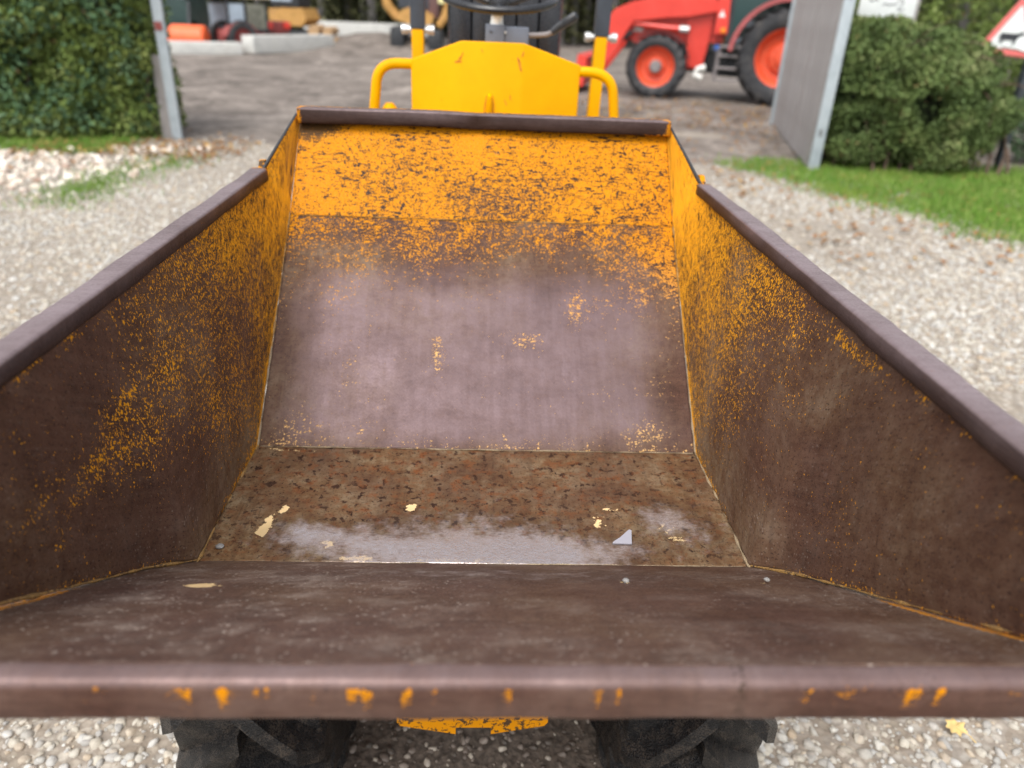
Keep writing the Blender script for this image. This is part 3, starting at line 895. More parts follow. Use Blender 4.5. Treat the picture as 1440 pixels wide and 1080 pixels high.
def disc(mb, c, rimr, wd, axis, side):
    """dished wheel disc"""
    h = wd * 0.36
    pr = [(side * h, rimr * 1.02), (side * h * 0.9, rimr * 0.96), (side * h * 0.6, rimr * 0.88), (side * h * 0.15, rimr * 0.82), (side * h * 0.05, rimr * 0.55), (side * h * 0.45, rimr * 0.48), (side * h * 0.5, rimr * 0.30), (side * h * 0.75, rimr * 0.27), (side * h * 0.8, 0.001)]
    mb.lathe(pr, c, axis, 28)
    mb.lathe([(-side * h, rimr * 1.02), (-side * h * 0.5, rimr * 0.9), (side * h * 0.15, rimr * 0.84)], c, axis, 28)
    for k in range(8):
        a = 2 * math.pi * k / 8
        o = Vector({'x': (side * h * 0.52, math.cos(a) * rimr * 0.39, math.sin(a) * rimr * 0.39), 'y': (math.cos(a) * rimr * 0.39, side * h * 0.52, math.sin(a) * rimr * 0.39)}[axis])
        mb.box(Vector(c) + o, (0.03, 0.03, 0.03))
    return mb


# ------------------------------------------------------------------ site dumper
DO = Vector((0.02, 1.9, 0))
dumper = thing('site_dumper', 'yellow site dumper with a worn rusty open skip facing forward', 'dumper', DO)
OFF = -DO


def fbm(p, k=4):
    return mnoise.fractal(p, 0.9, 2.0, k)


def panel(name, fn, nu, nv, m, attrs, thick=0.006, parent=None, off=OFF, out=1, lump=0.0015):
    """grid plate; fn(u,v)->Vector; attrs: name -> f(P,u,v); UV in metres"""
    vs, uv = [], []
    for j in range(nv + 1):
        for i in range(nu + 1):
            vs.append(Vector(fn(i / nu, j / nv)))
    us = [[0.0] * (nu + 1) for _ in range(nv + 1)]
    W = nu + 1
    for j in range(nv + 1):
        s = 0
        mid = 0
        for i in range(1, nu + 1):
            s += (vs[j * W + i] - vs[j * W + i - 1]).length
            us[j][i] = s
    vv = [[0.0] * W for _ in range(nv + 1)]
    for i in range(W):
        s = 0
        for j in range(1, nv + 1):
            s += (vs[j * W + i] - vs[(j - 1) * W + i]).length
            vv[j][i] = s
    fs = [(j * W + i, j * W + i + 1, (j + 1) * W + i + 1, (j + 1) * W + i) for j in range(nv) for i in range(nu)]
    if out < 0: fs = [f[::-1] for f in fs]
    me = bpy.data.meshes.new(name)
    n0 = (vs[W] - vs[0]).cross(vs[1] - vs[0]).normalized()
    me.from_pydata([(v + n0 * lump * (fbm(v * 5.5, 3))) [:] for v in vs], [], fs)
    ul = me.uv_layers.new(name='UVMap')
    idx = [0] * len(me.loops)
    me.loops.foreach_get('vertex_index', idx)
    ul.data.foreach_set('uv', [c for q in idx for c in (us[q // W][q % W], vv[q // W][q % W])])
    for an, f in attrs.items():
        me.attributes.new(an, 'FLOAT', 'POINT').data.foreach_set('value', [max(0.0, min(1.2, f(vs[j * W + i], i / nu, j / nv))) for j in range(nv + 1) for i in range(nu + 1)])
    me.materials.append(m)
    me.materials.append(M['yellow_dark'])
    me.polygons.foreach_set('use_smooth', [True] * len(me.polygons))
    o = link(name, me, parent or dumper, off)
    if thick:
        sm = o.modifiers.new('plate', 'SOLIDIFY'); sm.thickness = thick; sm.offset = -1; sm.material_offset = 1; sm.material_offset_rim = 0; sm.use_even_offset = True
    return o


def blobs(lst):
    def f(x, y):
        s = 0.0
        for bx, by, rx, ry, a in lst:
            d = ((x - bx) / rx) ** 2 + ((y - by) / ry) ** 2
            if d < 6: s += a * math.exp(-d * 0.8)
        return s
    return f


def lerp(a, b, t): return a + (b - a) * t


fY, fZ = 0.4386, 1.120
B2y, B1y, fz = 0.9473, 1.2976, 0.790
Cy, Cz, Ly, Lz = 1.763, 1.146, 1.935, 1.342

# floor plate: the skip's own mesh, the other plates hang off it
fl_flake = blobs([(-0.363, 1.04, 0.008, 0.03, 0.9), (-0.345, 1.084, 0.008, 0.012, 0.9), (-0.372, 1.02, 0.010, 0.012, 0.8), (-0.123, 1.101, 0.010, 0.012, 1.0), (-0.251, 0.993, 0.012, 0.010, 0.8),
                  (-0.2, 0.956, 0.03, 0.008, 0.9), (-0.06, 0.955, 0.05, 0.006, 0.75), (0.04, 0.955, 0.04, 0.006, 0.7), (0.215, 1.062, 0.016, 0.02, 0.6), (0.33, 1.045, 0.02, 0.016, 0.5), (0.345, 1.01, 0.018, 0.012, 0.6), (0.24, 1.10, 0.02, 0.007, 0.6), (-0.385, 1.285, 0.06, 0.006, 0.6)])
fl_wet_sheen = blobs([(-0.07, 0.965, 0.16, 0.055, 1.1), (0.11, 0.97, 0.11, 0.05, 1.0), (-0.26, 1.01, 0.10, 0.03, 0.55), (0.33, 1.07, 0.035, 0.04, 0.7), (0.39, 1.03, 0.05, 0.06, 0.35), (-0.02, 1.06, 0.12, 0.04, 0.3), (-0.30, 1.03, 0.03, 0.03, 0.5), (0.27, 0.985, 0.06, 0.02, 0.2)])  # wet patches that also carry the painted sky sheen
skip = panel('skip', lambda u, v: (lerp(-0.45, 0.45, u), lerp(B2y, B1y, v), fz + 0.004 * math.cos(u * 6.3) * math.sin(v * 3.14)), 180, 70, M['skip'], {
    'tan': lambda P, u, v: 0.55 + 0.5 * fbm(P * 7, 3) + 0.2 * ss(abs(u - 0.5), 0.3, 0.5),
    'pit': lambda P, u, v: 0.72 + 0.4 * ss(v, 0.3, 0.8) + 0.5 * fbm(P * 5 + Vector((3, 0, 0)), 3),
    'flake': lambda P, u, v: fl_flake(P.x, P.y), 'wet': lambda P, u, v: fl_wet_sheen(P.x, P.y)}, thick=0.006)
SK = dict(parent=skip, off=(0, 0, 0))

# ramp
wx = [(0.9473, 0.450), (0.915, 0.478), (0.87, 0.492), (0.80, 0.503), (0.70, 0.516), (0.50, 0.540), (0.4386, 0.548)]
def ramp_w(y):
    for (y0, a), (y1, b) in zip(wx, wx[1:]):
        if y >= y1: return lerp(a, b, (y0 - y) / (y0 - y1))
    return wx[-1][1]
ramp_flake = blobs([(-0.357, 0.748, 0.022, 0.014, 1.0), (0.203, 0.781, 0.010, 0.008, 0.7), (0.41, 0.80, 0.02, 0.010, 0.5)])
def ramp_paint(P):
    d = ramp_w(P.y) - abs(P.x)
    return 0.52 * math.exp(-(d / 0.012) ** 2) * (ss(P.y, 0.4, 0.5) * (1 - ss(P.y, 0.66, 0.8)) + (0.25 if P.x > 0 else 0.5))
def ramp_f(u, v):
    y = lerp(fY, B2y, v)
    x = lerp(-1, 1, u) * (ramp_w(y) + 0.016)
    return (x, y, lerp(fZ, fz, v) + 0.006 * math.sin(v * math.pi) * math.cos(x * 4))
panel('ramp_plate', ramp_f, 180, 110, M['skip'], {
    'tan': lambda P, u, v: 0.08 + 0.25 * fbm(P * 5, 3), 'dust': lambda P, u, v: 0.62 + 0.9 * fbm(Vector((P.x * 2.2, P.y * 6, 1)), 3) + 0.3 * ss(-P.x, -0.1, 0.3),
    'polish_sheen': lambda P, u, v: 0.10 + 0.12 * fbm(P * 4, 3), 'paint': lambda P, u, v: ramp_paint(P), 'flake': lambda P, u, v: ramp_flake(P.x, P.y),
    'wet': lambda P, u, v: 0.35 * gauss(P.x, P.y, 0.05, 0.84, 0.3, 0.06)}, **SK)

# lower back plate
bl_blob = blobs([(0.213, 1.579, 0.03, 0.035, 0.16), (0.099, 1.51, 0.035, 0.018, 0.19), (-0.097, 1.484, 0.012, 0.035, 0.20), (0.353, 1.335, 0.08, 0.022, 0.11), (0.376, 1.418, 0.035, 0.03, 0.08), (-0.337, 1.60, 0.06, 0.06, 0.06), (0.34, 1.60, 0.07, 0.07, 0.035), (-0.39, 1.335, 0.05, 0.03, 0.10), (-0.28, 1.33, 0.06, 0.02, 0.06), (-0.3, 1.5, 0.05, 0.1, 0.04), (0.1, 1.32, 0.3, 0.012, 0.06), (0.40, 1.56, 0.04, 0.09, 0.045)])
def bl_paint(P, u, v):
    x = abs(u - 0.5) * 2
    c = 0.285 + 0.035 * ss(v, 0.3, 0.7) + 0.05 * mnoise.noise((P.x * 11, P.y * 11, 8))
    e = 0.09 * mnoise.noise((P.x * 3.2, 5, 0))
    edge = lerp(0.78, 0.72, ss(u, 0.52, 1.0)) + 0.04 * math.cos(u * 9) + 0.6 * e
    c = max(c, lerp(0.32, 0.485, ss(v, edge - 0.20, edge + 0.22)))
    c += 0.07 * ss(x, 0.86, 1.0) * ss(v, 0.3, 0.7)
    c += bl_blob(P.x, P.y)
    c += 0.08 * (1 - ss(v, 0.0, 0.05)) + 0.07 * mnoise.noise((P.x * 16, P.y * 16, 2))
    return c
panel('back_plate', lambda u, v: (lerp(-lerp(0.45, 0.46, v), lerp(0.45, 0.46, v), u), lerp(B1y, Cy, v), lerp(fz, Cz, v) - 0.008 * math.sin(v * math.pi)), 180, 110, M['skip'], {
    'paint': bl_paint, 'cream': lambda P, u, v: 0.75 * (1 - ss(v, 0.25, 0.95)),
    'polish_sheen': lambda P, u, v: (0.97 * ss(v + 0.05 * fbm(P * 12, 4), -0.08, 0.12) * (1 - ss(v + 0.05 * fbm(P * 10 + Vector((4, 0, 0)), 4), 0.62, 0.84)) * (0.12 + 0.88 * ss(0.5 - abs(u - 0.5) + 0.03 * fbm(P * 10 + Vector((0, 3, 0)), 4), 0.01, 0.14)) * (0.9 + 0.16 * fbm(P * 14, 4)) + 0.05) * (1 - 0.7 * gauss(P.x, P.y, 0.42, 1.42, 0.05, 0.06)),  # worn bare middle, lavender sky sheen painted in
    'tan': lambda P, u, v: 0.10 + 0.6 * fbm(P * 4 + Vector((1, 7, 2)), 3) + 0.35 * gauss(u, v, 0.15, 0.8, 0.15, 0.12) + 0.3 * gauss(u, v, 0.93, 0.5, 0.06, 0.2)}, **SK)

# upper back plate
def bu_paint(P, u, v):
    n = fbm(P * 6, 3)
    return 0.585 - 0.055 * math.exp(-((v - 0.12) / 0.42) ** 2) * (0.45 + 0.75 * math.exp(-((u - 0.52) / 0.30) ** 2)) + 0.05 * n
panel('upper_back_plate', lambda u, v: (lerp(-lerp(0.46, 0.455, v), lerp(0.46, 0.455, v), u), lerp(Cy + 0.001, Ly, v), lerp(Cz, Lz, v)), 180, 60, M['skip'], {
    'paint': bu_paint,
    'grime_shade': lambda P, u, v: 0.36 * ss(v, 0.70, 1.0) * (0.5 + 0.7 * (1 - ss(u, 0.05, 0.35))) + 0.46 * math.exp(-((u - 0.03) / 0.09) ** 2 - ((v - 0.86) / 0.26) ** 2) + 0.2 * math.exp(-((u - 0.99) / 0.03) ** 2)}, **SK)  # dirt at the left corner; band below the lip is painted shading

# side plates: ruled between the seam below and the rim above
low = [(fY, fZ, 0.548), (0.50, 1.080, 0.540), (0.70, 0.950, 0.516), (0.80, 0.886, 0.503), (0.87, 0.840, 0.492), (0.915, 0.811, 0.478), (B2y, fz, 0.450), (B1y, fz, 0.450), (Cy, Cz, 0.460), (Ly, Lz, 0.455)]
top = [(0.4386, 1.165, 0.545), (0.52, 1.240, 0.506), (0.70, 1.242, 0.505), (0.80, 1.242, 0.505), (0.88, 1.242, 0.505), (0.94, 1.242, 0.505), (1.0, 1.242, 0.505), (1.36, 1.242, 0.505), (1.735, 1.246, 0.505), (Ly - 0.012, Lz + 0.012, 0.458)]
def along(pl, u):
    t = u * (len(pl) - 1); k = min(len(pl) - 2, int(t)); f = t - k
    return tuple(lerp(a, b, f) for a, b in zip(pl[k], pl[k + 1]))
# even spacing in metres along the seam
acc = [0.0]
for a, b in zip(low, low[1:]): acc.append(acc[-1] + math.dist(a, b))
def uu(u):
    s = u * acc[-1]
    for k in range(len(low) - 1):
        if s <= acc[k + 1] + 1e-9: return (k + (s - acc[k]) / (acc[k + 1] - acc[k])) / (len(low) - 1)
    return 1.0
lw_blob = blobs([(1.423, 1.17, 0.06, 0.05, 0.05), (1.0, 1.195, 0.06, 0.03, 0.11), (1.066, 1.073, 0.035, 0.03, 0.05), (0.95, 1.07, 0.12, 0.09, 0.055), (0.86, 1.03, 0.10, 0.06, 0.04), (0.93, 1.09, 0.045, 0.022, 0.09), (0.87, 1.06, 0.025, 0.02, 0.07), (0.837, 1.038, 0.05, 0.018, 0.10), (0.79, 1.03, 0.03, 0.014, 0.07), (0.87, 1.222, 0.05, 0.012, 0.18), (0.75, 1.225, 0.03, 0.008, 0.2), (0.70, 1.228, 0.02, 0.010, 0.2), (0.773, 1.228, 0.02, 0.006, 0.22), (0.644, 1.121, 0.02, 0.012, 0.15), (0.737, 0.99, 0.02, 0.010, 0.1), (0.92, 1.0, 0.09, 0.05, 0.09), (1.142, 1.205, 0.10, 0.025, 0.05), (0.72, 1.06, 0.03, 0.01, 0.14)])
rw_blob = blobs([(1.065, 1.165, 0.05, 0.03, 0.06), (1.1, 1.20, 0.12, 0.025, 0.05), (0.93, 1.20, 0.05, 0.015, 0.17), (0.876, 1.205, 0.05, 0.012, 0.19), (0.752, 1.222, 0.05, 0.009, 0.17), (0.641, 1.229, 0.035, 0.008, 0.2), (0.559, 1.228, 0.025, 0.014, 0.24), (0.91, 1.126, 0.02, 0.008, 0.13), (1.0, 1.06, 0.03, 0.02, 0.05), (1.02, 0.87, 0.06, 0.05, 0.06)])
def wall_paint(sgn):
    bl = lw_blob if sgn < 0 else rw_blob
    def f(P, u, v):
        y, z = P.y, P.z
        yy = y + 0.10 * mnoise.noise((y * 4, z * 4, 3 + sgn)) - (1.24 - z) * (0.05 if sgn < 0 else 0.30)
        c = 0.335 + (0.105 * ss(yy, 0.74, 1.34) if sgn < 0 else 0.115 * ss(yy, 0.84, 1.28)) + 0.075 * ss(yy, 1.2, 1.70)
        c += 0.035 * ss(z, 1.0, 1.22) * ss(y, 1.0, 1.3) + 0.05 * mnoise.noise((y * 9, z * 7, 11 + sgn))
        # keep the lower front clean of paint
        c -= 0.06 * (1 - ss(z, 0.8, 0.95)) * (1 - ss(y, 1.15, 1.35))
        c += 0.16 * ss(y, 0.98, 1.10) * math.exp(-(abs(v) / 0.035) ** 2) * (1 - ss(y, 1.5, 1.7))
        c += 0.8 * bl(y, z) * (0.75 + 0.6 * mnoise.noise((y * 22, z * 22, 1)))
        if y < 0.93: c += 0.20 * math.exp(-(v / 0.03) ** 2) * (0.6 + 0.8 * mnoise.noise((y * 14, 1, 0)))
        return c
    return f
for sgn in (-1, 1):
    def wf(u, v, sgn=sgn):
        k = uu(u)
        a, b = along(low, k), along(top, k)
        fold = 0.012 * math.sin(v * math.pi) * ss(a[0], 0.6, 0.9) * (1 - ss(a[0], 0.93, 1.05))
        return (sgn * (lerp(a[2], b[2], v) + fold), lerp(a[0], b[0], v), lerp(a[1], b[1], v))
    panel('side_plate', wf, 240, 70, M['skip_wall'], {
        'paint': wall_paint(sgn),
        'grime_shade': lambda P, u, v, sgn=sgn: 0.36 * gauss(P.y, P.z, 1.85, 1.27, 0.05, 0.06) + (0.40 * gauss(P.y, P.z, 1.70, 1.225, 0.05, 0.012)),
        'tan': lambda P, u, v, sgn=sgn: (0.08 if sgn < 0 else 0.15) + 0.4 * fbm(P * 4, 3) + 0.4 * (1 - ss(P.z, 0.8, 0.95)) * ss(P.y, 0.85, 1.0),
        'dust': lambda P, u, v: 0.12 + 0.2 * (1 - ss(P.z, 0.8, 1.0)),
        'polish_sheen': lambda P, u, v: 0.05 * (1 - ss(P.y, 0.9, 1.2))}, out=-sgn, **SK)


# rims
def bar_path(name, pts, wdt, hgt, m, attrs, seg_len=0.012, bev=0.005, dent=0.0, seed=0, out=1):
    """rounded flat bar swept along pts; cross-section axes: across (x or given) and up"""
    prof = []
    def corner(cx, cy, a0):
        for q in range(4):
            a = R(a0 + 90 * q / 3)
            prof.append((cx + bev * math.cos(a), cy + bev * math.sin(a)))
    corner(wdt / 2 - bev, hgt / 2 - bev, 0); corner(-wdt / 2 + bev, hgt / 2 - bev, 90)
    corner(-wdt / 2 + bev, -hgt / 2 + bev, 180); corner(wdt / 2 - bev, -hgt / 2 + bev, 270)
    dense = []
    for (a, b) in zip(pts, pts[1:]):
        a, b = Vector(a), Vector(b)
        n = max(1, int((b - a).length / seg_len))
        dense += [a.lerp(b, k / n) for k in range(n)]
    dense.append(Vector(pts[-1]))
    vs, fs, uvv = [], [], []
    P = len(prof)
    s = 0
    for k, p in enumerate(dense):
        tg = (dense[min(k + 1, len(dense) - 1)] - dense[max(k - 1, 0)]).normalized()
        up = Vector((0, 0, 1)); ac = tg.cross(up).normalized(); up = ac.cross(tg).normalized()
        if k: s += (dense[k] - dense[k - 1]).length
        per = 0
        for j, (x, y) in enumerate(prof):
            q = p + ac * x + up * y
            nn = fbm(Vector((q.x * 9, q.y * 9, q.z * 9 + seed)), 3)
            q += (ac * (x / wdt) + up * (y / hgt)) * dent * nn * 2
            if j: per += math.dist(prof[j], prof[j - 1])
            vs.append(q); uvv.append((s, per))
    for k in range(len(dense) - 1):
        for j in range(P):
            fs.append((k * P + j, (k + 1) * P + j, (k + 1) * P + (j + 1) % P, k * P + (j + 1) % P))
    fs.append(tuple(range(P))); fs.append(tuple(range((len(dense) - 1) * P, len(dense) * P))[::-1])
    me = bpy.data.meshes.new(name)
    me.from_pydata([v[:] for v in vs], [], fs)
    bm = bmesh.new(); bm.from_mesh(me); bmesh.ops.recalc_face_normals(bm, faces=bm.faces); bm.to_mesh(me); bm.free()
    ul = me.uv_layers.new(name='UVMap')
    idx = [0] * len(me.loops); me.loops.foreach_get('vertex_index', idx)
    ul.data.foreach_set('uv', [c for q in idx for c in uvv[q]])
    for an, f in attrs.items():
        me.attributes.new(an, 'FLOAT', 'POINT').data.foreach_set('value', [max(0, min(1.2, f(v))) for v in vs])
    me.materials.append(m)
    me.polygons.foreach_set('use_smooth', [True] * len(me.polygons))
    return link(name, me, skip, (0, 0, 0))


for sgn in (-1, 1):
    bar_path('side_rim', [(sgn * 0.514, 1.742, 1.242), (sgn * 0.515, 1.2, 1.242), (sgn * 0.516, 0.54, 1.242), (sgn * 0.530, 0.495, 1.228), (sgn * 0.556, 0.440, 1.135)], 0.036, 0.028, M['rim_shaded'], {
        'paint': lambda P: 0.30 + 0.25 * gauss(P.y, P.z, 1.74, 1.25, 0.012, 0.03) + 0.06 * mnoise.noise(P * 8),
        'polish_sheen': lambda P: 0.02 + (0.75 + 0.3 * fbm(P * 6, 3)) * ss(P.z, 1.249, 1.255), 'dust': lambda P: 0.05}, dent=0.0016 if sgn < 0 else 0.0022, seed=sgn, bev=0.005)  # top face paled by a painted sky sheen, inner face left dark
fr0 = blobs([(-0.247, 1.111, .006, .006, .3), (-0.231, 1.117, .005, .005, .3), (-0.198, 1.111, .007, .009, .34), (-0.172, 1.113, .008, .006, .34), (-0.133, 1.111, .004, .007, .32), (-0.091, 1.113, .008, .006, .34), (-0.103, 1.116, .004, .006, .3), (-0.059, 1.115, .004, .006, .34), (0.021, 1.113, .005, .007, .33), (0.043, 1.109, .007, .005, .38), (0.094, 1.116, .005, .004, .3), (0.112, 1.112, .004, .004, .3), (0.249, 1.101, .004, .004, .3), (0.267, 1.116, .003, .006, .3), (0.287, 1.108, .004, .006, .28), (0.354, 1.115, .009, .006, .33), (0.379, 1.112, .004, .007, .36), (0.442, 1.108, .012, .007, .36), (0.30, 1.118, .02, .004, .2), (-0.12, 1.10, .004, .004, .26), (0.065, 1.113, .003, .003, .26), (-0.3, 1.112, .01, .006, .22)])
def fr(x, z):
    return fr0(x + 0.004 * mnoise.noise((x * 120, z * 120, 3)), 1.1115 + (z - 1.1115) * 1.3) * (0.55 + 0.9 * max(0, 0.35 + mnoise.noise((x * 150, z * 150, 0)))) + 0.75 * max(0, mnoise.noise((x * 95, z * 130, 5)) - 0.28) * ss(mnoise.noise((x * 9, 0, 1)), -0.3, 0.3) * (1 if 1.094 < z < 1.119 else 0)
bar_path('front_rim', [(-0.562, 0.4275, 1.1005), (-0.2, 0.4275, 1.1005), (0.2, 0.4275, 1.1005), (0.562, 0.4275, 1.1005)], 0.024, 0.045, M['rim'], {
    'paint': lambda P: 0.27 + 0.03 * fbm(P * 9, 3) + (1.25 * fr(P.x, P.z) * 0.94 if P.y < 0.425 else 0), 'tan': lambda P: 0.05 + 0.15 * fbm(P * 6, 3),
    'polish_sheen': lambda P: 0.05 + 0.5 * ss(P.z, 1.116, 1.1215) + 0.15 * fbm(P * 6, 3),  # top edge carries a painted sky highlight
    'grime_shade': lambda P: 0.42 * gauss(P.x, 0, 0.212, 0, 0.012, 1) + 0.38 * gauss(P.x, 0, 0.371, 0, 0.006, 1)}, seg_len=0.004, bev=0.008, dent=0.001)
bar_path('back_rim', [(-0.455, 1.922, 1.352), (-0.12, 1.922, 1.355), (-0.075, 1.925, 1.3535), (-0.02, 1.930, 1.351), (0.03, 1.925, 1.353), (0.1, 1.922, 1.353), (0.456, 1.922, 1.353)], 0.044, 0.036, M['rim_shaded'], {
    'paint': lambda P: 0.27 + 0.07 * gauss(0, P.z, 0, 1.336, 1, 0.003) + 0.27 * ss(P.z, 1.364, 1.371) * ss(P.y, 1.92, 1.94) + (0.26 * ss(abs(P.x), 0.441, 0.447)) + 0.22 * gauss(P.x, P.z, 0.42, 1.337, 0.03, 0.004),
    'polish_sheen': lambda P: 0.5 * ss(P.z, 1.364, 1.37) * (1 - ss(P.y, 1.91, 1.93)), 'tan': lambda P: 0.02, 'dust': lambda P: 0.03}, seg_len=0.006, bev=0.005, dent=0.0008)  # light line along the top front edge is painted sky sheen
for sgn in (-1, 1):       # outside gusset at the step in the rim
    mb = MB(); mb.prism([(1.735, 1.236), (1.775, 1.236), (1.785, 1.268), (1.770, 1.268)], sgn * 0.508, sgn * 0.520, 'x')
    mb.build('gusset', M['yellow_dark'], skip)
    mb = MB(); mb.bar((sgn * 0.507, 1.740, 1.250), (sgn * 0.461, 1.925, 1.352), 0.006, 0.008, bevel=0.0015)
    mb.build('edge_strip', M['dark'], skip)

# seam beads
def bead(pts, r, m, seed):
    d = []
    for a, b in zip(pts, pts[1:]):
        a, b = Vector(a), Vector(b)
        n = max(1, int((b - a).length / 0.008))
        d += [a.lerp(b, k / n) for k in range(n)]
    d.append(Vector(pts[-1]))
    rr = [r * max(0.25, 0.55 + 0.9 * mnoise.noise(p * 38 + Vector((seed, 0, 0))) + 0.5 * mnoise.noise(p * 9 + Vector((seed, 4, 0)))) for p in d]
    d = [p + Vector((mnoise.noise(p * 30), mnoise.noise(p * 30 + Vector((5, 0, 0))), 0)) * 0.0015 for p in d]
    return MB().tube(d, rr, 7).build('weld_bead', m, skip)
for sgn in (-1, 1):
    bead([(sgn * 0.4495, B2y - 0.005, fz + 0.001), (sgn * 0.4495, B1y, fz + 0.002)], 0.0042 if sgn < 0 else 0.0036, M['bead_y'] if sgn < 0 else M['bead'], sgn)
    bead([(sgn * 0.4495, B1y, fz + 0.003), (sgn * 0.4535, 1.48, 0.93)], 0.0032, M['bead'], sgn + 5)
    bead([(sgn * 0.4535, 1.48, 0.93), (sgn * 0.4595, Cy, Cz + 0.002)], 0.0028, M['bead_y'], sgn + 7)
    bead([(sgn * 0.547, fY + 0.02, fZ - 0.008), (sgn * 0.515, 0.70, 0.952), (sgn * 0.491, 0.87, 0.842), (sgn * 0.452, B2y, fz + 0.002)], 0.0034, M['bead_y'], sgn + 2)
bead([(-0.445, B1y, fz + 0.0002), (0.445, B1y, fz + 0.0002)], 0.0016, M['bead'], 3)
bead([(-0.455, Cy - 0.0003, Cz + 0.0003), (0.455, Cy - 0.0003, Cz + 0.0003)], 0.0014, M['bead_y'], 4)
bead([(-0.23, B2y, fz - 0.0004), (0.44, B2y, fz - 0.0004)], 0.0016, M['bead'], 6)

# chassis, axle, wheels
mb = MB()
mb.box((0.02, 2.0, 0.42), (0.30, 2.0, 0.10), bevel=0.01); mb.box((0.02, 2.9, 0.75), (0.62, 1.2, 0.5), bevel=0.03)
mb.build('chassis', M['yellow_dark'], dumper, OFF)
mb = MB()
mb.prism([(-0.151, 0.40), (-0.151, 0.345), (-0.145, 0.335), (-0.036, 0.311), (-0.036, 0.330), (0.034, 0.330), (0.034, 0.311), (0.140, 0.335), (0.146, 0.345), (0.146, 0.40)], 1.0, 1.02, 'y')
o = mb.build('front_plate', M['yellow_dark'], dumper, OFF)
mb = MB(); mb.lathe([(-0.34, 0.055), (0.38, 0.055)], (0, 1.28, 0.385), 'x', 14); mb.box((0.02, 1.28, 0.385), (0.24, 0.22, 0.2), bevel=0.04); mb.build('axle', M['dark'], dumper, OFF)
mb = MB(); mb.lathe([(-0.34, 0.055), (0.38, 0.055)], (0, 3.0, 0.385), 'x', 14); mb.build('axle', M['dark'], dumper, OFF)
mb = MB(); mb.bar((0.02, 1.1, 0.47), (0.02, 1.45, 0.74), 0.09, 0.09); mb.build('tipping_ram', M['dark'], dumper, OFF)
tm = None
for (x, y) in ((-0.425, 1.28), (0.43, 1.28), (-0.425, 3.0), (0.43, 3.0)):
    sgn = -1 if x < 0 else 1
    wmb = disc(MB(), (0, 0, 0), 0.20, 0.25, 'x', sgn)
    wo_ = wmb.build('wheel', M['hub'], dumper, OFF + Vector((x, y, 0.385)))
    if tm is None:
        o = tyre(MB(), (0, 0, 0), 0.392, 0.292, 0.195, 'x', 14, 0.048, 0.05, 48, flip=1).build('tyre', M['tyre'], wo_, angle=22); tm = o.data
    else:
        o = link('tyre', tm, wo_)
    o.rotation_euler = (0.35 + 0.37 * sgn + y, 0, 0)

# bonnet: three facets, top folded back
fx = [-0.243, -0.079, 0.115, 0.307]
fyv = [2.60, 2.545, 2.545, 2.60]
zt = [1.447, 1.5095, 1.5095, 1.449]
mb = MB(); bm = mb.bm
zb = 0.95
fb = [bm.verts.new((fx[i], fyv[i], zb)) for i in range(4)]
ft = [bm.verts.new((fx[i], fyv[i], zt[i])) for i in range(4)]
bb = [bm.verts.new((x, 3.15, zb)) for x in (-0.25, 0.315)]
bt = [bm.verts.new(p) for p in ((-0.25, 3.0, 1.40), (-0.08, 3.0, 1.45), (0.115, 3.0, 1.45), (0.315, 3.0, 1.40))]
for i in range(3):
    bm.faces.new((fb[i], fb[i + 1], ft[i + 1], ft[i])); bm.faces.new((ft[i], ft[i + 1], bt[i + 1], bt[i]))
bm.faces.new((fb[0], ft[0], bt[0], bb[0])); bm.faces.new((fb[3], bb[1], bt[3], ft[3])); bm.faces.new((bb[0], bt[0], bt[1], bt[2], bt[3], bb[1]))
bmesh.ops.bevel(bm, geom=[e for e in bm.edges], offset=0.006, segments=2, affect='EDGES', profile=0.5)
bonnet = mb.build('bonnet', M['yellow'], dumper, OFF, angle=50)
mb = MB(); mb.tube([(0.012, 2.543, 1.28), (0.012, 2.535, 1.295), (0.0125, 2.535, 1.348), (0.0125, 2.546, 1.354)], [0.009, 0.0105, 0.0095, 0.006], 10); mb.build('hinge_pin', M['yellow'], bonnet)
scr = plain('scratch_rust', (0.40, 0.12, 0.015, 1), 0.6, 0.3, 60)
def scratch(pts, wdt):
    mb = MB()
    for a, b in zip(pts, pts[1:]):
        mb.bar((a[0], a[2], a[1]), (b[0], b[2], b[1]), wdt, 0.0012, up=(0, 1, 0))
    mb.build('scratch', scr, bonnet)
def by(x):
    return (lerp(fyv[0], fyv[1], (x - fx[0]) / (fx[1] - fx[0])) if x < fx[1] else lerp(fyv[2], fyv[3], (x - fx[2]) / (fx[3] - fx[2])) if x > fx[2] else 2.545) - 0.0008
for pl, wd in (([(0.098, 1.467), (0.103, 1.455), (0.107, 1.440), (0.112, 1.428)], 0.004), ([(0.102, 1.463), (0.108, 1.447)], 0.002), ([(-0.083, 1.462), (-0.089, 1.450), (-0.094, 1.447)], 0.003), ([(-0.074, 1.475), (-0.082, 1.455)], 0.002), ([(-0.10, 1.4465), (-0.078, 1.449)], 0.003), ([(0.004, 1.352), (-0.002, 1.32), (-0.003, 1.30)], 0.002), ([(0.021, 1.352), (0.026, 1.32), (0.026, 1.30)], 0.002), ([(0.062, 1.34), (0.068, 1.325)], 0.002), ([(0.078, 1.355), (0.081, 1.34)], 0.002), ([(-0.017, 1.488), (-0.012, 1.478)], 0.0018), ([(0.117, 1.484), (0.112, 1.470)], 0.0025)):
    scratch([(x, z, by(x)) for x, z in pl], wd)
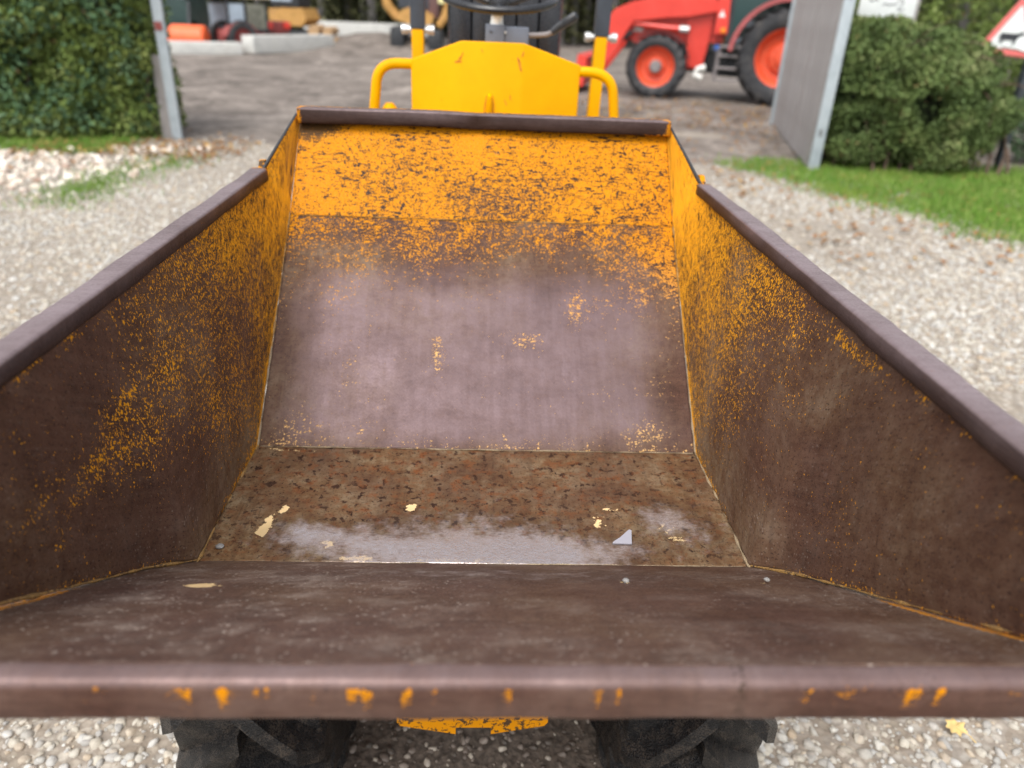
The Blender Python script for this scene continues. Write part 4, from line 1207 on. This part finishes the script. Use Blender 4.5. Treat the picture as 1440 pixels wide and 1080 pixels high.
# hand rails
def arc(p0, c, p1, n=8):
    return [Vector(p0).lerp(Vector(c), k / n).lerp(Vector(c).lerp(Vector(p1), k / n), k / n) for k in range(n + 1)]
mb = MB(); mb.tube([(-0.235, 2.62, 1.431)] + [(-0.285, 2.61, 1.4315)] + arc((-0.295, 2.61, 1.431), (-0.353, 2.60, 1.427), (-0.357, 2.60, 1.36)) + [(-0.366, 2.60, 1.29), (-0.37, 2.60, 1.0)], 0.0165, 14); mb.build('grab_rail', M['yellow'], dumper, OFF)
mb = MB(); mb.tube([(0.30, 2.62, 1.428)] + [(0.335, 2.61, 1.429)] + arc((0.345, 2.61, 1.428), (0.415, 2.60, 1.424), (0.421, 2.60, 1.36)) + [(0.431, 2.60, 1.29), (0.433, 2.60, 1.0)], 0.0165, 14); mb.build('grab_rail', M['yellow'], dumper, OFF)
mb = MB(); mb.tube([(-0.318, 2.62, 1.20), (-0.318, 2.62, 1.295), (-0.318, 2.62, 1.31)], [0.024, 0.024, 0.012], 12); mb.build('lamp_bracket', M['yellow'], dumper, OFF)
# roll bar: lower yellow posts, grey upper posts with pins
for x in (-0.283, 0.478):
    mb = MB(); mb.bar((x - (0.0 if x < 0 else 0.018), 3.4, 0.72), (x, 3.4, 1.515), 0.05, 0.056, up=(0, 1, 0), bevel=0.006); mb.build('roll_bar_post', M['yellow'], dumper, OFF)
    mb = MB(); mb.bar((x, 3.4, 1.5155), (x + (0.0 if x < 0 else 0.008), 3.4, 2.3), 0.06, 0.06, up=(0, 1, 0), bevel=0.006); o = mb.build('roll_bar_post', M['rops_grey'], dumper, OFF); o['label'] = 'dark grey upper half of the roll bar post'
    mb = MB(); mb.lathe([(-0.052, 0.001), (-0.052, 0.013), (0.052, 0.013), (0.052, 0.001)], (x, 3.40, 1.512), 'x', 12)
    for s in (-1, 1): mb.lathe([(-0.012, 0.001), (-0.012, 0.019), (0.012, 0.019), (0.012, 0.001)], (x + s * 0.055, 3.40, 1.512), 'x', 12)
    mb.build('locking_pin', M['steel'], dumper, OFF)
mb = MB(); mb.bar((-0.312, 3.4, 2.33), (0.515, 3.4, 2.33), 0.06, 0.06, bevel=0.008); mb.build('roll_bar_top', M['rops_grey'], dumper, OFF)
# steering box, column, wheel
mb = MB(); mb.box((0.027, 2.76, 1.51), (0.064, 0.07, 0.09), bevel=0.003); mb.box((0.100, 2.765, 1.515), (0.080, 0.07, 0.07), bevel=0.003)
box = mb.build('control_box', M['slate'], dumper, OFF)
mb = MB(); mb.bar((0.0085, 2.7235, 1.534), (0.019, 2.7235, 1.5325), 0.004, 0.002, up=(0, 1, 0)); mb.build('keyhole', M['sign_black'], box)
mb = MB(); mb.lathe([(-0.003, 0.001), (-0.003, 0.0035), (0.003, 0.0035)], (0.0615, 2.724, 1.533), 'y', 8); mb.build('bolt', M['steel'], box)
mb = MB(); mb.tube([(0.03, 2.765, 1.50), (0.032, 2.755, 1.556)], 0.018, 14); mb.build('steering_column', M['steel'], dumper, OFF)
mb = MB(); mb.tube([(0.032, 2.755, 1.553), (0.033, 2.75, 1.575), (0.034, 2.748, 1.586)], [0.0215, 0.020, 0.018], 16); mb.build('column_collar', M['white'], dumper, OFF)
sw = Vector((0.038, 2.74, 1.628))
tilt_m = Matrix.Translation(sw) @ Matrix.Rotation(R(14), 4, 'X')
mb = MB()
mb.tube([tilt_m @ Vector((0.185 * math.cos(2 * math.pi * k / 40), 0.185 * math.sin(2 * math.pi * k / 40), 0.015)) for k in range(41)], 0.0125, 10, caps=False)
for a in (270, 30, 150):
    mb.tube([tilt_m @ Vector((r_ * math.cos(R(a)), r_ * math.sin(R(a)), z_)) for r_, z_ in ((0.03, -0.012), (0.09, -0.004), (0.185, 0.015))], [0.014, 0.011, 0.010], 8)
mb.lathe([(-0.045, 0.001), (-0.045, 0.026), (-0.030, 0.034), (0.01, 0.034), (0.02, 0.028), (0.02, 0.001)], sw, 'z', 20)
mb.build('steering_wheel', M['black'], dumper, OFF)
mb = MB(); mb.tube([(0.13, 2.80, 1.525), (0.17, 2.80, 1.526), (0.205, 2.80, 1.53), (0.225, 2.80, 1.538)], 0.0085, 10); lv = mb.build('lever', M['stepgrey'], dumper, OFF)
mb = MB(); mb.tube([(0.222, 2.80, 1.536), (0.245, 2.80, 1.555), (0.30, 2.80, 1.590), (0.306, 2.80, 1.594)], [0.011, 0.014, 0.016, 0.010], 10); mb.build('lever_grip', M['black'], lv)
# seat
mb = MB()
for k in range(5):
    mb.box((-0.105 + 0.0895 * k, 3.34 + 0.006 * abs(k - 2), 1.50), (0.092, 0.13, 0.50), bevel=0.028)
mb.box((0.074, 3.40, 1.48), (0.47, 0.10, 0.56), bevel=0.04)
st = mb.build('seat_back', M['vinyl'], dumper, OFF)
mb = MB(); mb.box((0.074, 3.14, 1.20), (0.46, 0.42, 0.12), bevel=0.04); mb.build('seat_cushion', M['vinyl'], dumper, OFF)
mb = MB(); mb.box((0.03, 3.2, 1.05), (0.56, 0.5, 0.2), bevel=0.02); mb.build('seat_base', M['yellow_dark'], dumper, OFF)
for x in (-0.41, 0.42):
    mb = MB(); mb.lathe([(-0.13, 0.44), (0.13, 0.44), (0.13, 0.452), (-0.13, 0.452)], (x, 3.0, 0.385), 'x', 14, closed=True, ang0=R(25), ang1=R(155)); mb.build('mudguard', M['yellow_dark'], dumper, OFF)

# loose bits lying in the skip
def chip(name, label, cat, pts, z, h, m, group=None):
    mb = MB()
    cx = sum(p[0] for p in pts) / len(pts); cy = sum(p[1] for p in pts) / len(pts)
    mb.prism([(p[0] - cx, p[1] - cy) for p in pts], 0, h, 'z')
    return tag(mb.build(name, m, None, (cx, cy, z), smooth=False), label, cat, group)
sh = chip('plastic_shard', 'small translucent plastic shard lying on the wet skip floor', 'shard', [(0.229, 1.000), (0.262, 0.997), (0.266, 1.026), (0.262, 1.028), (0.244, 1.012), (0.232, 1.004)], fz + 0.004, 0.003, M['shard'])
sh.rotation_euler = (R(14), R(-4), 0)
def rp(y): return lerp(fZ, fz, (y - fY) / (B2y - fY))
for (x, y, z, r_, lab) in ((0.203, 0.781, None, 0.0045, 'pale pebble on the ramp plate near its centre'), (-0.425, 0.979, fz, 0.006, 'grey pebble in the left corner of the skip floor'), (0.41, 0.80, None, 0.004, 'tiny pale pebble near the right edge of the ramp plate')):
    mb = MB(); bmesh.ops.create_icosphere(mb.bm, subdivisions=2, radius=r_, matrix=Matrix.Diagonal((1.2, 0.9, 0.7, 1)))
    for v in mb.bm.verts: v.co *= 1 + 0.25 * mnoise.noise(v.co * 300)
    z = rp(y) + 0.004 if z is None else z
    tag(mb.build('pebble', M['pebble'], None, (x, y, z + r_ * 0.7)), lab, 'pebble', 'pebbles lying in the skip')

# yellow leaf on the gravel
pts = []
for k in range(14):
    a = 2 * math.pi * k / 14 + 0.3
    r_ = (0.033, 0.019, 0.030, 0.020, 0.026, 0.017, 0.022, 0.015, 0.020, 0.016, 0.027, 0.018, 0.031, 0.021)[k]
    pts.append((1.218 + r_ * math.cos(a), 1.24 + r_ * math.sin(a)))
mb = MB(); bm = mb.bm
c0 = bm.verts.new((0, 0, 0.006)); ring = [bm.verts.new((p[0] - 1.218, p[1] - 1.24, 0.0 + 0.006 * random.random())) for p in pts]
for k in range(14): bm.faces.new((c0, ring[k], ring[(k + 1) % 14]))
mb.tube([(0, 0, 0.005), (0.02, -0.025, 0.008), (0.03, -0.045, 0.004)], 0.0013, 5)
lf = tag(mb.build('maple_leaf', M['maple'], None, (1.218, 1.24, 0.024)), 'yellow lobed autumn leaf lying on the gravel', 'leaf')
lf.rotation_euler = (R(10), R(-8), 0)


# ------------------------------------------------------------------ red tractor
TA = math.atan2(0.28, -0.96)
TR = thing('tractor', 'bright red modern tractor with front loader parked in the yard', 'tractor', (6.49, 17.57, gz(6.0, 17.3)), TA)
def tp(name, mb, m, parent=TR, **kw): return mb.build(name, m, parent, **kw)
tp('chassis', MB().box((1.5, 0, 0.75), (3.0, 0.5, 0.45), bevel=0.04).box((0.9, 0.55, 0.75), (0.75, 0.45, 0.5), bevel=0.06).box((2.6, 0, 0.62), (0.25, 1.5, 0.2), bevel=0.03).box((0, 0, 0.93), (0.35, 1.3, 0.35), bevel=0.03), M['dark'])
bn = tp('bonnet', MB().prism([(1.25, 1.15), (3.1, 1.05), (3.32, 1.15), (3.36, 1.55), (3.1, 1.82), (1.25, 2.0)], -0.42, 0.42, 'y'), M['red'])
tp('grille', MB().box((3.36, 0, 1.3), (0.05, 0.6, 0.4), bevel=0.01), M['dark'], bn)
tp('cab', MB().prism([(-0.75, 1.55), (-0.55, 1.45), (0.45, 1.05), (1.2, 1.05), (1.25, 2.85), (-0.7, 2.85)], -0.80, 0.80, 'y'), M['dark'])
tp('cab_roof', MB().box((0.25, 0, 2.93), (2.1, 1.7, 0.18), bevel=0.06), M['red'])
dr = tp('door', MB().prism([(0.42, 1.14), (1.10, 1.10), (1.16, 2.75), (0.2, 2.75), (0.05, 1.7)], 0.80, 0.83, 'y'), M['glass'])
tp('handle', MB().box((0.80, 0.85, 1.55), (0.18, 0.03, 0.14), bevel=0.01), M['bluegrey'], dr)
tp('door_panel', MB().box((0.78, 0.84, 1.22), (0.55, 0.02, 0.11), bevel=0.01), M['bluegrey'], dr)
tp('rear_window', MB().prism([(-0.62, 1.7), (-0.1, 1.75), (0.1, 2.75), (-0.65, 2.75)], 0.80, 0.825, 'y'), M['glass'])
tp('side_panel', MB().prism([(1.20, 1.33), (1.46, 1.33), (1.46, 2.2), (1.24, 2.2)], 0.42, 0.82, 'y'), M['red'])
tp('warning_sticker', MB().prism([(1.29, 1.65), (1.42, 1.65), (1.36, 1.79)], 0.821, 0.826, 'y'), M['sign_white'])
tp('indicator_lamp', MB().box((1.29, 0.83, 1.40), (0.10, 0.03, 0.09), bevel=0.01), M['amber'])
for y in (0.0,):
    lad = tp('step_rail', MB().bar((1.28, 0.9, 1.12), (1.34, 0.95, 0.42), 0.05, 0.06), M['stepgrey'])
    tp('step_rail', MB().bar((0.72, 0.9, 1.12), (0.74, 0.95, 0.42), 0.05, 0.06), M['stepgrey'])
    for z in (0.44, 0.68, 0.92, 1.1):
        tp('step', MB().box((1.02, 0.93, z), (0.58, 0.16, 0.045), bevel=0.008), M['stepgrey'], lad)
tp('fuel_cap', MB().lathe([(-0.03, 0.001), (-0.03, 0.06), (0.03, 0.06), (0.03, 0.001)], (1.36, 0.80, 1.06), 'y', 12), M['bluebit'])
tp('tank', MB().box((1.25, 0.72, 0.78), (0.3, 0.25, 0.55), bevel=0.05), M['dark'])
tp('white_reservoir', MB().tube([(1.55, 0.78, 0.66), (1.70, 0.80, 0.62), (1.76, 0.8, 0.50), (1.60, 0.8, 0.45)], 0.07, 10), M['white'])
for s in (1, -1):
    tp('loader_arm', MB().prism([(1.35, 1.78), (1.60, 2.06), (2.5, 2.03), (3.25, 1.88), (3.2, 1.50), (2.5, 1.60), (2.0, 1.64)], s * 0.56, s * 0.72, 'y').prism([(3.252, 1.88), (3.62, 1.72), (3.88, 1.38), (3.97, 1.12), (3.50, 0.95), (3.33, 1.30), (3.202, 1.50)], s * 0.561, s * 0.721, 'y').prism([(3.971, 1.118), (4.05, 0.6), (4.02, 0.40), (3.9, 0.40), (3.502, 0.948)], s * 0.56, s * 0.72, 'y'), M['red'])
    tp('loader_tower', MB().prism([(1.50, 1.95), (2.08, 1.70), (2.02, 1.25), (1.98, 0.68), (1.66, 0.60), (1.58, 0.95)], s * 0.47, s * 0.55, 'y').prism([(1.6, 0.6), (2.1, 0.6), (2.1, 0.8), (1.6, 0.8)], s * 0.25, s * 0.5, 'y'), M['red'])
    ra = tp('lift_ram', MB().tube([(2.05, s * 0.64, 1.38), (2.55, s * 0.64, 1.40), (3.3, s * 0.64, 1.46)], [0.06, 0.06, 0.045], 10), M['red'])
    tp('ram_end', MB().lathe([(-0.1, 0.001), (-0.1, 0.075), (0.1, 0.075), (0.1, 0.001)], (2.10, s * 0.66, 1.385), 'x', 10), M['steel'], ra)
    tp('bucket_ram', MB().tube([(3.2, s * 0.64, 1.30), (3.75, s * 0.64, 0.85), (4.1, s * 0.64, 0.65)], 0.045, 8), M['dark'])
    tp('front_mudguard', MB().lathe([(-0.2, 0.70), (0.2, 0.70), (0.2, 0.715), (-0.2, 0.715)], (2.6, s * 0.86, 0.62), 'y', 14, closed=True, ang0=R(50), ang1=R(165)), M['dark'])
    tp('rear_mudguard', MB().lathe([(-0.32, 1.06), (0.30, 1.06), (0.30, 1.14), (-0.32, 1.14)], (0, s * 0.86, 0.93), 'y', 20, closed=True, ang0=R(5), ang1=R(165)), plain('mudguard_red', (0.38, 0.085, 0.085, 1), 0.45, 0.1, 3))
tp('bucket', MB().prism([(4.15, 0.15), (4.1, 0.75), (4.3, 0.8), (4.35, 0.35), (4.95, 0.18), (4.95, 0.12)], -1.1, 1.1, 'y'), M['red'])
tp('headlamp', MB().box((3.1, 0.44, 1.35), (0.2, 0.06, 0.12), bevel=0.02), M['white'])
tmf = tmr = None
for s in (1, -1):
    wl = tp('wheel', disc(MB(), (0, 0, 0), 0.40, 0.5, 'y', s), M['rimred']); wl.location = (2.6, s * 0.86, 0.63)
    hb = MB().lathe([(0, 0.001), (s * 0.20, 0.001), (s * 0.20, 0.10), (s * 0.13, 0.135), (0, 0.14)], (0, 0, 0), 'y', 16).build('hub', M['stepgrey'], wl)
    if tmf is None: o = tyre(MB(), (0, 0, 0), 0.645, 0.46, 0.395, 'y', 18, 0.05, 0.075, 40).build('tyre', M['tyre_far'], wl); tmf = o.data
    else: o = link('tyre', tmf, wl)
    wl = tp('wheel', disc(MB(), (0, 0, 0), 0.56, 0.6, 'y', s), M['rimred']); wl.location = (0, s * 0.86, 0.93)
    if tmr is None: o = tyre(MB(), (0, 0, 0), 0.95, 0.56, 0.555, 'y', 20, 0.06, 0.09, 44).build('tyre', M['tyre_far'], wl); tmr = o.data
    else: o = link('tyre', tmr, wl)

# ------------------------------------------------------------------ things at the far left of the yard
def block(label, a, b, h, d):
    a, b = Vector(a), Vector(b)
    L_ = (b - a).length
    mb = MB(); mb.box((0, d / 2, h / 2), (L_, d, h), bevel=0.02)
    c = (a + b) / 2
    o = tag(mb.build('concrete_block', M['concrete'], None, (c.x, c.y, gz(c.x, c.y) - 0.01)), label, 'concrete block', 'concrete blocks edging the yard')
    o.rotation_euler.z = math.atan2(b.y - a.y, b.x - a.x)
block('long low white concrete block beside the gate post', (-9.6, 24.6, 0), (-7.55, 25.6, 0), 0.36, 0.5)
block('pale concrete block with a sloping end right of the old tractor', (-7.3, 26.0, 0), (-5.4, 29.5, 0), 0.52, 0.5)
block('small far concrete block behind the dirt heap', (-7.3, 34.0, 0), (-6.5, 34.4, 0), 0.45, 0.5)
block('distant pale concrete slab along the foot of the trees', (-8.2, 40.6, 0), (-2.6, 41.6, 0), 0.75, 0.5)

OT = thing('old_tractor', 'faded old red tractor with a pale glazed cab', 'tractor', (-8.35, 27.0, -0.13), R(48))
def op(name, mb, m, parent=OT): return mb.build(name, m, parent)
op('chassis', MB().box((0.7, 0, 0.62), (1.9, 0.5, 0.35), bevel=0.03), M['oldred'])
op('cab_frame', MB().box((-0.28, -0.55, 1.25), (0.06, 0.06, 1.1)).box((0.35, -0.55, 1.25), (0.06, 0.06, 1.1)).box((1.1, -0.55, 1.25), (0.06, 0.06, 1.1)).box((0.4, -0.55, 0.80), (1.5, 0.06, 0.08)), M['dark'])
op('cab_window', MB().box((0.02, -0.56, 1.2), (0.52, 0.02, 0.72)), M['bluegrey'])
op('cab_window', MB().box((0.73, -0.56, 1.2), (0.66, 0.02, 0.72)), plain('dull_cab_glass', (0.20, 0.20, 0.16, 1), 0.2, 0.5, 1.4))
op('cab_window', MB().box((0.4, 0.5, 1.2), (1.4, 0.02, 0.72)), M['bluegrey'])
op('cab_roof', MB().box((0.45, 0, 1.78), (1.7, 1.25, 0.12), bevel=0.04), M['cream'])
op('bonnet', MB().box((1.7, 0, 0.85), (1.0, 0.5, 0.45), bevel=0.05), M['oldred'])
op('mudguard', MB().lathe([(-0.15, 0.60), (0.15, 0.60), (0.15, 0.64), (-0.15, 0.64)], (0.1, -0.55, 0.42), 'y', 14, closed=True, ang0=R(20), ang1=R(160)), M['oldred'])
tmo = None
for x, y, rr in ((0.1, -0.6, 0.55), (0.1, 0.6, 0.55), (1.9, -0.55, 0.36), (1.9, 0.55, 0.36)):
    wl = op('wheel', disc(MB(), (0, 0, 0), rr * 0.58, 0.26, 'y', -1 if y < 0 else 1), M['oldred']); wl.location = (x, y, rr)
    tyre(MB(), (0, 0, 0), rr, 0.28, rr * 0.57, 'y', 16, 0.03, 0.05, 30).build('tyre', M['tyre_far'], wl)
for x in (1.35, 2.05): op('lamp', MB().box((x, -0.32, 0.95), (0.22, 0.1, 0.2), bevel=0.03), M['red'])

root = thing('mower', 'bright orange domed mower deck left of the old tractor', 'mower', (-9.75, 26.2, 0))
mb = MB(); mb.lathe([(-0.55, 0.05), (-0.55, 0.34), (-0.48, 0.40), (0.48, 0.40), (0.55, 0.34), (0.55, 0.05)], (0, 0, 0.28), 'x', 18, ang0=0, ang1=math.pi); mb.box((0, 0, 0.2), (1.08, 0.76, 0.22), bevel=0.03); mb.build('deck', M['orange'], root); root.location.x = -9.35; root.location.z = 0.1
mb = MB(); mb.bar((0, 0.1, 0.6), (-0.2, 0.9, 1.3), 0.08, 0.08); mb.build('linkage', M['dark'], root)
root = thing('trailer', 'dark green box trailer behind the orange mower', 'trailer', (-11.4, 31.0, 0))
mb = MB(); mb.box((0, 0, 1.2), (1.6, 2.2, 1.3), bevel=0.03); mb.build('body', plain('dark_green', (0.02, 0.045, 0.04, 1), 0.5, 0.2, 2), root)
for x in (-0.7, 0.7):
    mb = MB(); mb.lathe([(-0.1, 0.15), (-0.1, 0.4), (0.1, 0.4), (0.1, 0.15)], (x, -0.6, 0.4), 'x', 18, closed=True); mb.build('wheel', M['tyre_far'], root)
mb = MB(); mb.box((0, -1.12, 1.55), (1.5, 0.05, 0.08)); mb.build('rail', M['bluegrey'], root)

root = thing('digger', 'small ochre digger with a dark cab behind the concrete blocks', 'digger', (-7.2, 31.5, 0), R(-10))
MB().box((0, 0, 0.35), (1.8, 1.4, 0.5), bevel=0.12).build('track', M['dark'], root)
MB().prism([(-0.7, 0.75), (0.55, 0.75), (0.75, 1.0), (0.6, 1.35), (-0.7, 1.3)], -0.7, 0.7, 'y').build('body', M['ochre'], root)
MB().box((-0.1, 0, 1.95), (1.1, 1.2, 1.2), bevel=0.05).build('cab', M['dark'], root)
MB().box((-0.2, -0.61, 1.95), (0.8, 0.03, 0.8), bevel=0.02).build('window', M['bluegrey'], root)
MB().bar((-0.4, 0.5, 1.0), (-1.3, 0.9, 2.6), 0.2, 0.25).build('boom', M['ochre'], root)
for k, (x, z, r_) in enumerate(((-6.35, 0.62, 0.20), (-5.85, 0.60, 0.17), (-6.1, 0.22, 0.22), (-5.7, 0.2, 0.2))):
    mb = MB(); mb.lathe([(0, 0.001), (0, r_), (1.6, r_ * 0.95), (1.6, 0.001)], (0, 0, 0), 'y', 14)
    tag(mb.build('log', M['logend'], None, (x, 30.6 + 0.05 * k, z)), ['sawn log end on the left of the upper row', 'smaller sawn log end on the right of the upper row', 'sawn log at the bottom left of the pile', 'sawn log at the bottom right of the pile'][k], 'log', 'sawn logs stacked by the digger')

root = thing('excavator', 'large ochre yellow excavator with bent arms before the tree trunks', 'excavator', (-2.7, 30.5, 0))
def ep(name, mb, m): return mb.build(name, m, root)
ep('track', MB().box((-0.45, 0, 0.55), (0.5, 2.2, 0.75), bevel=0.15).box((0.9, 0, 0.5), (0.5, 2.2, 0.7), bevel=0.15), M['dark'])
ep('body', MB().prism([(-0.55, 1.15), (-0.1, 1.0), (0.75, 1.0), (0.85, 1.3), (0.2, 1.62), (-0.3, 1.45)], -0.6, 0.6, 'y'), M['ochre'])
ep('boom', MB().tube([(-0.5, -0.3, 1.2), (-0.85, -0.3, 1.6), (-0.95, -0.3, 2.2), (-0.6, -0.3, 3.0)], [0.16, 0.17, 0.16, 0.13], 8), M['ochre'])
ep('dipper_arm', MB().tube([(1.0, -0.3, 0.95), (1.25, -0.3, 1.3), (1.35, -0.3, 1.9), (1.1, -0.3, 2.9)], [0.13, 0.15, 0.13, 0.12], 8), M['ochre'])
ep('cab', MB().box((0.1, 0.3, 2.2), (1.1, 1.1, 1.4), bevel=0.05), M['rops_grey'])
ep('counterweight', MB().box((0.75, 0.4, 1.6), (0.5, 1.2, 0.8), bevel=0.08), plain('dull_maroon', (0.12, 0.06, 0.055, 1), 0.6, 0.2, 3))
ep('work_lamp', MB().box((1.12, -0.5, 1.85), (0.22, 0.1, 0.3), bevel=0.02), plain('pale_lens', (0.75, 0.7, 0.35, 1), 0.3, 0.1, 3))

# ------------------------------------------------------------------ trees beyond the yard
def far_crown(seed):
    L = []
    rs = random.Random(seed)
    for k in range(1500):
        p = Vector((rs.gauss(0, 1.3), rs.gauss(0, 1.3), 4.2 + abs(rs.gauss(0, 2.3))))
        d = rv(); s = d.cross(rv()).normalized()
        l = rs.uniform(0.25, 0.5)
        L.append((p, d, s, l, l * 0.6, min(0.9, max(0, 0.35 + 0.5 * mnoise.noise(p) + rs.gauss(0, 0.15)))))
    for k in range(260):      # ivy and low shoots on the trunk
        a = rs.uniform(0, 6.28)
        p = Vector((math.cos(a) * rs.uniform(0.2, 1.1), math.sin(a) * rs.uniform(0.2, 0.9), rs.uniform(0.2, 3.2)))
        d = rv(); s = d.cross(rv()).normalized(); l = rs.uniform(0.18, 0.36)
        L.append((p, d, s, l, l * 0.7, rs.random() ** 0.8 * 0.93))
    return leaf_mesh('crown', L, M['wood_far'])
crowns = [far_crown(k) for k in range(3)]
def far_trunk(seed):
    rs = random.Random(seed)
    mb = MB(); mb.tube([(0, 0, -0.1), (0, 0, 0.25), (rs.uniform(-.08, .08), 0, 2.5), (rs.uniform(-.2, .2), 0.1, 6.5)], [0.32, 0.22, 0.19, 0.08], 9)
    for q in range(3):
        z = 3.2 + q; a = rs.uniform(0, 6.28)
        mb.tube([(0, 0, z), (math.cos(a) * 0.8, math.sin(a) * 0.8, z + 0.9), (math.cos(a) * 1.5, math.sin(a) * 1.5, z + 1.3)], [0.08, 0.05, 0.02], 6)
    return mb
tms = []
xsn = [-18.5, -16.6, -15.0, -13.2, -11.9, -10.6, -9.1, -8.35, -7.45, -6.55, -5.75, -4.9, -3.9, -2.9, -1.9, -0.9, 0.2, 1.3, 2.3, 3.2, 4.0, 4.8, 5.6, 6.7, 8.0, 9.5, 11.2, 13.0, 15.1]
near_what = {0: 'far left end of the tree row behind the hedge'}
for k, x in enumerate(xsn):
    y = 44.0 + 2.2 * math.sin(k * 2.4) + (k % 3) * 0.5
    root = thing('woodland_tree', 'grey trunked ivy covered tree in the row beyond the yard', 'tree', (x, y, 0), k * 1.3, 'trees along the back of the yard')
    if k < 3:
        o = far_trunk(k).build('trunk', M['bark'], root); tms.append(o.data)
    else: link('trunk', tms[k % 3], root)
    link('crown', crowns[k % 3], root)
L = []
while len(L) < 15000:
    x, z = random.uniform(-30, 30), random.uniform(0.0, 7.0)
    y = 50 + random.uniform(0, 5)
    p = Vector((x, y, z))
    if mnoise.noise(p * 0.55) < -0.15: continue
    d = rv(); s = d.cross(rv()).normalized(); l = random.uniform(0.3, 0.65)
    L.append((p, d, s, l, l * 0.65, min(0.93, max(0, 0.3 + 0.9 * mnoise.noise(p * 0.8) + random.gauss(0, 0.15)))))
tag(link('woodland', leaf_mesh('woodland', L, M['wood_far'])), 'olive green woodland thicket behind the row of trunks', None, None, 'stuff')
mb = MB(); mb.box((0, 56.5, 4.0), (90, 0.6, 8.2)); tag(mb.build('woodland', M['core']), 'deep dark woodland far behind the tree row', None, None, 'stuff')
